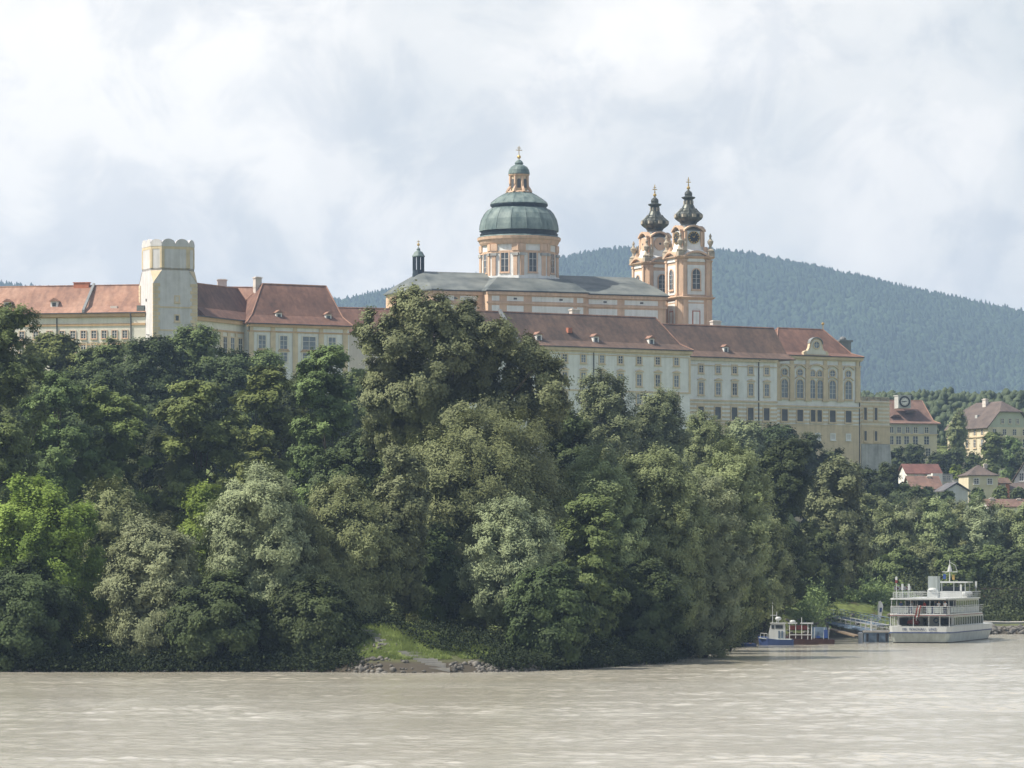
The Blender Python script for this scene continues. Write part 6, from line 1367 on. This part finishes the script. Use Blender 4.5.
# ------------------------------------------------------------------ landing stage
def landing():
    Yp = 546
    t = thing('pontoon', 'low grey steel pontoon with fenders between ship and landing bank', 'pontoon', (X_(876, Yp), Yp, 0), R(-4))
    b = MB(); b.box(-1.6, 1.7, -1.5, 9, -.5, 1.35); b.build('float', M['bluegrey'], t)
    b = MB(); b.box(-1.75, 1.8, -1.6, 9.1, 1.353, 1.55); b.build('deck', M['concrete'], t)
    b = MB(); 
    for x in (-1.5, -.3, .9, 1.6): b.tube([(x, -1.55, 1.55), (x, -1.55, 2.4)], .03, 4)
    b.tube([(-1.5, -1.55, 2.4), (1.6, -1.55, 2.4)], .03, 4); b.tube([(-1.5, -1.55, 2.0), (1.6, -1.55, 2.0)], .02, 4); b.build('railing', M['steel'], t)
    for x in (-1.2, .2, 1.4): b = MB(); b.tube([(x, -1.72, .1), (x, -1.72, 1.2)], .16, 8); b.build('fender', M['black'], t)
    t = thing('mooring_post', 'white-capped round mooring post in the water beside the pontoon', 'post', (X_(860.5, 540), 540, 0))
    b = MB(); b.lathe(0, 0, [(.32, -1.5), (.32, 1.2), (.36, 1.22), (.36, 1.35), (.1, 1.5)], 12); b.build('post', M['steel'], t)
    t = thing('light_post', 'slim white pole standing on the pontoon beside the ship stern', 'pole', (X_(875.4, 541), 547, 1.55))
    b = MB(); b.tube([(0, 0, 0), (0, 0, 1.5)], .10, 8); b.build('pole', M['shipwhite'], t); b = MB(); b.box(-.16, .16, -.16, .16, 1.503, 1.68); b.build('lamp_head', M['steel'], t)
    # feather flag
    x, y = X_(877.5, 600), 600; g = float(ground_z(x, y))
    t = thing('feather_flag', 'tall white feather flag with blue patch on the landing bank', 'flag', (x, y, g))
    b = MB(); b.tube([(0, 0, -.3), (.05, 0, Z_(606, y)-g), (.2, 0, Z_(602, y)-g), (.5, 0, Z_(601, y)-g)], .035, 5); b.build('pole', M['steel'], t)
    h = Z_(601, y) - g; b = MB(); pr = [(.08, h-3.0), (.42, h-2.8), (.75, h-1.6), (.85, h-.8), (.7, h-.25), (.5, h-.05), (.22, h-.2), (.12, h-1)]; b.prism_y(pr, -.015, .015); sf = b.build('sail', M['shipwhite'], t)
    b = MB(); b.prism_y([(.3, h-1.7), (.62, h-1.6), (.66, h-1.0), (.32, h-1.0)], -.025, -.018); b.build('patch', M['navy'], sf)
    # chevron board
    x, y = X_(902.5, 612), 612; g = float(ground_z(x, y)); zt = Z_(586.2, y) - g; zb = Z_(590.4, y) - g
    t = thing('chevron_sign', 'white navigation board with three red chevrons on the far bank', 'sign', (x, y, g))
    b = MB(); b.tube([(-.9, .1, -.5), (-.9, .1, zt)], .06, 5); b.tube([(.9, .1, -.5), (.9, .1, zt)], .06, 5); b.build('post', M['steel'], t)
    b = MB(); w = .68; b.box(-.66*2, .66*2, -.03, .03, zb, zt); bd = b.build('board', M['shipwhite'], t)
    b = MB(); hh = zt - zb
    for k in range(3): x_ = -1.25 + .8*k; b.prism_y([(x_, zb+.03), (x_+.32, zb+.03), (x_+.72, zb+hh/2), (x_+.32, zt-.03), (x_, zt-.03), (x_+.4, zb+hh/2)], -.05, -.033)
    b.build('chevron', M['redp'], bd)
    # gangways
    def gangway(label, p, q, w, m, deckm, rail=True):
        t = thing('gangway', label, 'gangway', p); v = Vector(q) - Vector(p); n = Vector((-v.y, v.x, 0)).normalized() * w/2; b = MB()
        def bar(a, c, r_): b.tube([a, c], r_, 5)
        z = Vector((0, 0, 0)); b.rings([[tuple(z-n), tuple(z+n), tuple(z+n+Vector((0,0,.18))), tuple(z-n+Vector((0,0,.18)))], [tuple(v-n), tuple(v+n), tuple(v+n+Vector((0,0,.18))), tuple(v-n+Vector((0,0,.18)))]]); b.build('walkway', M[deckm], t)
        if rail:
            b = MB(); N_ = 12
            for s in (-1, 1):
                for k in range(N_+1):
                    c = v*(k/N_) + n*s; b.tube([c + Vector((0,0,.183)), c + Vector((0,0,1.2))], .035, 4)
                    if k < N_: b.tube([c + Vector((0,0,.2)), v*((k+1)/N_) + n*s + Vector((0,0,1.2))], .025, 4)
                b.tube([n*s + Vector((0,0,1.2)), v + n*s + Vector((0,0,1.2))], .05, 5); b.tube([n*s + Vector((0,0,.7)), v + n*s + Vector((0,0,.7))], .03, 5)
            b.build('railing', M[m], t)
    gangway('long blue-grey railed gangway sloping from the bank to the pontoon', P(824, 622.5, 590), P(884, 634, 560), 2.2, 'steel', 'bluegrey')
    gangway('second railed walkway running parallel above the long gangway', P(835, 617.5, 597), P(884, 626, 572), 1.6, 'bluegrey', 'bluegrey')
    gangway('rusty brown beam walkway low under the gangways', P(820, 627, 578), P(858, 637, 556), 1.0, 'rust', 'wood', False)
    # path along the bank
    b = MB(); pts = [(42 + 3.2*k, 626 + 1.2*sin(k*.6)) for k in range(14)]
    for (xa, ya), (xb_, yb_) in zip(pts, pts[1:]): za, zb_ = float(ground_z(xa, ya))+.25, float(ground_z(xb_, yb_))+.25; b.add([(xa, ya-1.3, za), (xb_, yb_-1.3, zb_), (xb_, yb_+1.3, zb_+.1), (xa, ya+1.3, za+.1), (xa, ya-1.3, za-.6), (xb_, yb_-1.3, zb_-.6)], [(0, 1, 2, 3), (4, 5, 1, 0)])
    tag(b.build('path', M['concrete']), 'pale path along the far bank', None, None, 'structure')
    # lattice bridge over the side arm
    t = thing('lattice_bridge', 'rusty steel lattice footbridge crossing beyond the ship', 'bridge', (X_(968, 655), 655, 0), R(2))
    z0, z1 = Z_(598.5, 655), Z_(588, 655); L_ = 34
    for yy in (0, 2.6):
        b = MB(); b.box(0, L_, yy-.12, yy+.12, z1-.22, z1); b.box(0, L_, yy-.12, yy+.12, z0, z0+.25)
        for k in range(12):
            xa = k*L_/12; xb_ = (k+1)*L_/12; b.tube([(xa, yy, z0+.2), ((xa+xb_)/2, yy, z1-.2)], .08, 4); b.tube([((xa+xb_)/2, yy, z1-.2), (xb_, yy, z0+.2)], .08, 4)
        b.build('truss', M['rust'], t)
    b = MB(); b.box(0, L_, .15, 2.45, z0+.02, z0+.2); b.build('walkway', M['wood'], t)
    for x in (1.2, 16, 31): b = MB(); b.box(x-.6, x+.6, .2, 2.4, -1, z0-.003); b.build('pier', M['concrete'], t)
landing()

# ------------------------------------------------------------------ work boats
def hull_mesh(L, B, z0, z1, m, bow='-'):
    mb = MB(); sg = -1
    def sec(z, k, sh): return [(x, y, z + sh*max(0, (q-.55))*1.2) for x, y, q in
        [(L/2, -B/2*k*.9, 0), (L/2*.2, -B/2*k, .3), (-L/2*.45, -B/2*k*.9, .7), (-L/2*.8, -B/2*k*.5, .9), (-L/2*(.96 + .06*(k > .95)), 0, 1.0), (-L/2*.8, B/2*k*.5, .9), (-L/2*.45, B/2*k*.9, .7), (L/2*.2, B/2*k, .3), (L/2, B/2*k*.9, 0)]]
    mb.rings([sec(-.4, .8, 0), sec(z0, .9, 0), sec(z1, 1.0, .9)]); return mb
def boats():
    Y = 524
    t = thing('work_boat', 'small blue-hulled work boat with white cabin and aerials', 'boat', (X_(776, Y), Y, 0), R(-8))
    hull_mesh(4.6, 1.9, .1, .75, None).build('hull', M['navy'], t)
    b = MB(); b.rings([[(-2.2, -.6, .95), (-.9, -.85, .80), (2.1, -.85, .76), (2.1, .85, .76), (-.9, .85, .80), (-2.2, .6, .95)], [(-2.2, -.55, 1.05), (-.9, -.8, .9), (2.1, -.8, .86), (2.1, .8, .86), (-.9, .8, .9), (-2.2, .55, 1.05)]]); b.build('deck', M['shiphull'], t)
    b = MB(); b.rings([[(-1.0, -.75, .86), (1.2, -.75, .86), (1.2, .75, .86), (-1.0, .75, .86)], [(-.85, -.72, 2.0), (1.2, -.72, 2.0), (1.2, .72, 2.0), (-.85, .72, 2.0)], [(-.6, -.7, 2.85), (1.15, -.7, 2.85), (1.15, .7, 2.85), (-.6, .7, 2.85)], [(-.75, -.85, 2.86), (1.3, -.85, 2.86), (1.3, .85, 2.86), (-.75, .85, 2.86)], [(-.75, -.85, 2.97), (1.3, -.85, 2.97), (1.3, .85, 2.97), (-.75, .85, 2.97)]]); cb = b.build('cabin', M['shipwhite'], t)
    for x0_, x1_, z0_, z1_ in ((.0, .95, 2.2, 2.65), (-.55, -.2, 2.2, 2.65)): b = MB(); b.box(x0_, x1_, -.755, -.735, z0_, z1_); b.build('window', M['glass'], cb)
    b = MB(); b.box(.35, .6, -.80, -.76, .95, 1.9); b.box(.75, 1.0, -.80, -.76, .95, 1.9); b.build('door', M['bluegrey'], cb)
    b = MB(); b.tube([(-.45, 0, 2.97), (-.45, 0, 6.0)], [.05, .025], 5); b.tube([(.1, 0, 2.97), (.1, 0, 4.4)], .04, 5); b.box(-.75, .15, -.05, .05, 3.9, 3.98); b.build('aerial', M['shipwhite'], t)
    b = MB(); b.smooth = True; b.ball((.3, 0, 3.5), (.42, .42, .28)); b.tube([(.3, 0, 2.97), (.3, 0, 3.3)], .08, 5); b.build('radar_dome', M['shipwhite'], t)
    b = MB()
    for x, y in ((-2.0, -.5), (-1.5, -.7), (-1.1, -.8)): b.tube([(x, y, .9), (x, y, 1.6)], .03, 4)
    b.tube([(-2.0, -.5, 1.6), (-1.1, -.8, 1.55)], .03, 4); b.build('railing', M['shipwhite'], t)
    Y = 529
    t = thing('work_boat', 'rusty red work boat with red upper deck and white roofs', 'boat', (X_(801, Y), Y, 0), R(-4))
    hull_mesh(4.6, 1.9, .1, .7, None).build('hull', M['maroon'], t)
    b = MB(); b.box(-1.7, 1.4, -.7, .7, .75, 1.5); b.box(-1.5, 1.3, -.7, .7, 1.9, 2.0); b.build('deckhouse', M['maroon'], t)
    b = MB(); b.box(-1.5, .9, -.72, .6, 2.003, 2.55); b.build('upper_bulwark', M['redp'], t)
    b = MB()
    for x in (-1.5, -.7, .1, .9, 1.4):
        for y in (-.8, .75): b.tube([(x, y, .7), (x, y, 2.75)], .045, 4)
    b.box(-1.7, -.5, -.9, .9, 2.75, 2.9); b.box(-.1, 1.6, -.9, .9, 2.753, 2.9); b.tube([(-1.5, -.82, 1.3), (1.4, -.82, 1.3)], .04, 4); b.build('canopy', M['shipwhite'], t)
    b = MB(); b.tube([(.1, 0, 2.9), (.1, 0, 3.6)], .04, 4); b.ball((-1.1, 0, 3.05), (.4, .3, .22)); b.build('aerial', M['shipwhite'], t)
    Y = 533
    t = thing('work_boat', 'open boat with blue tarpaulin, white uprights and dark red hull', 'boat', (X_(821, Y), Y, 0), R(-6))
    hull_mesh(3.6, 1.6, .1, .65, None).build('hull', M['maroon'], t)
    b = MB(); b.rings([[(-1.5, -.6, .8), (1.0, -.6, .8), (1.0, .6, .8), (-1.5, .6, .8)], [(-1.2, -.5, 2.3), (.8, -.5, 2.2), (.8, .5, 2.2), (-1.2, .5, 2.3)]]); b.build('tarpaulin', M['bluegrey'], t)
    b = MB()
    for x in (-1.7, -.9, .35, 1.0): b.tube([(x, -.68, .6), (x+.1, -.68, 2.2)], .035, 5)
    b.build('upright', M['shipwhite'], t); b = MB(); b.box(.4, .9, -.75, -.62, .8, 1.9); b.box(-.6, -.1, -.75, -.62, .8, 1.1); b.build('blue_crate', M['blue'], t)
    Y = 520
    t = thing('rowing_boat', 'low dark blue flat boat beside the blue and white work boat', 'boat', (X_(742, Y), Y - 2, 0), R(3))
    hull_mesh(3.4, 1.2, .05, .32, None).build('hull', M['navy'], t); b = MB(); b.box(-.2, .1, -.5, .5, .33, .4); b.box(.8, 1.1, -.5, .5, .33, .4); b.build('thwart', M['wood'], t)
boats()

# ------------------------------------------------------------------ stone steps on the grass slope
def steps():
    def flight(label, pa, pb, n, w):
        (xa, ya), (xb, yb) = pa, pb; ga = float(ground_z(xa, ya)); t = thing('stone_steps', label, 'steps', (xa, ya, ga)); b = MB()
        for k in range(n):
            q = k/(n-1); x = (xb-xa)*q; y = (yb-ya)*q; z = float(ground_z(xa+x, ya+y)) - ga
            b.box(x-w/2, x+w/2, y-.17, y+.17, z-.35, z+.13 + .05*(k % 2))
        b.build('tread', M['concrete'], t)
    flight('flight of stone steps from the grass slope down to the water', (-7.0, 386.2), (-10.2, 391.0), 9, 2.0)
    flight('short upper flight of stone steps beside the grass slope, under the willow', (-12.6, 392.6), (-14.6, 397), 7, 1.1)
steps()
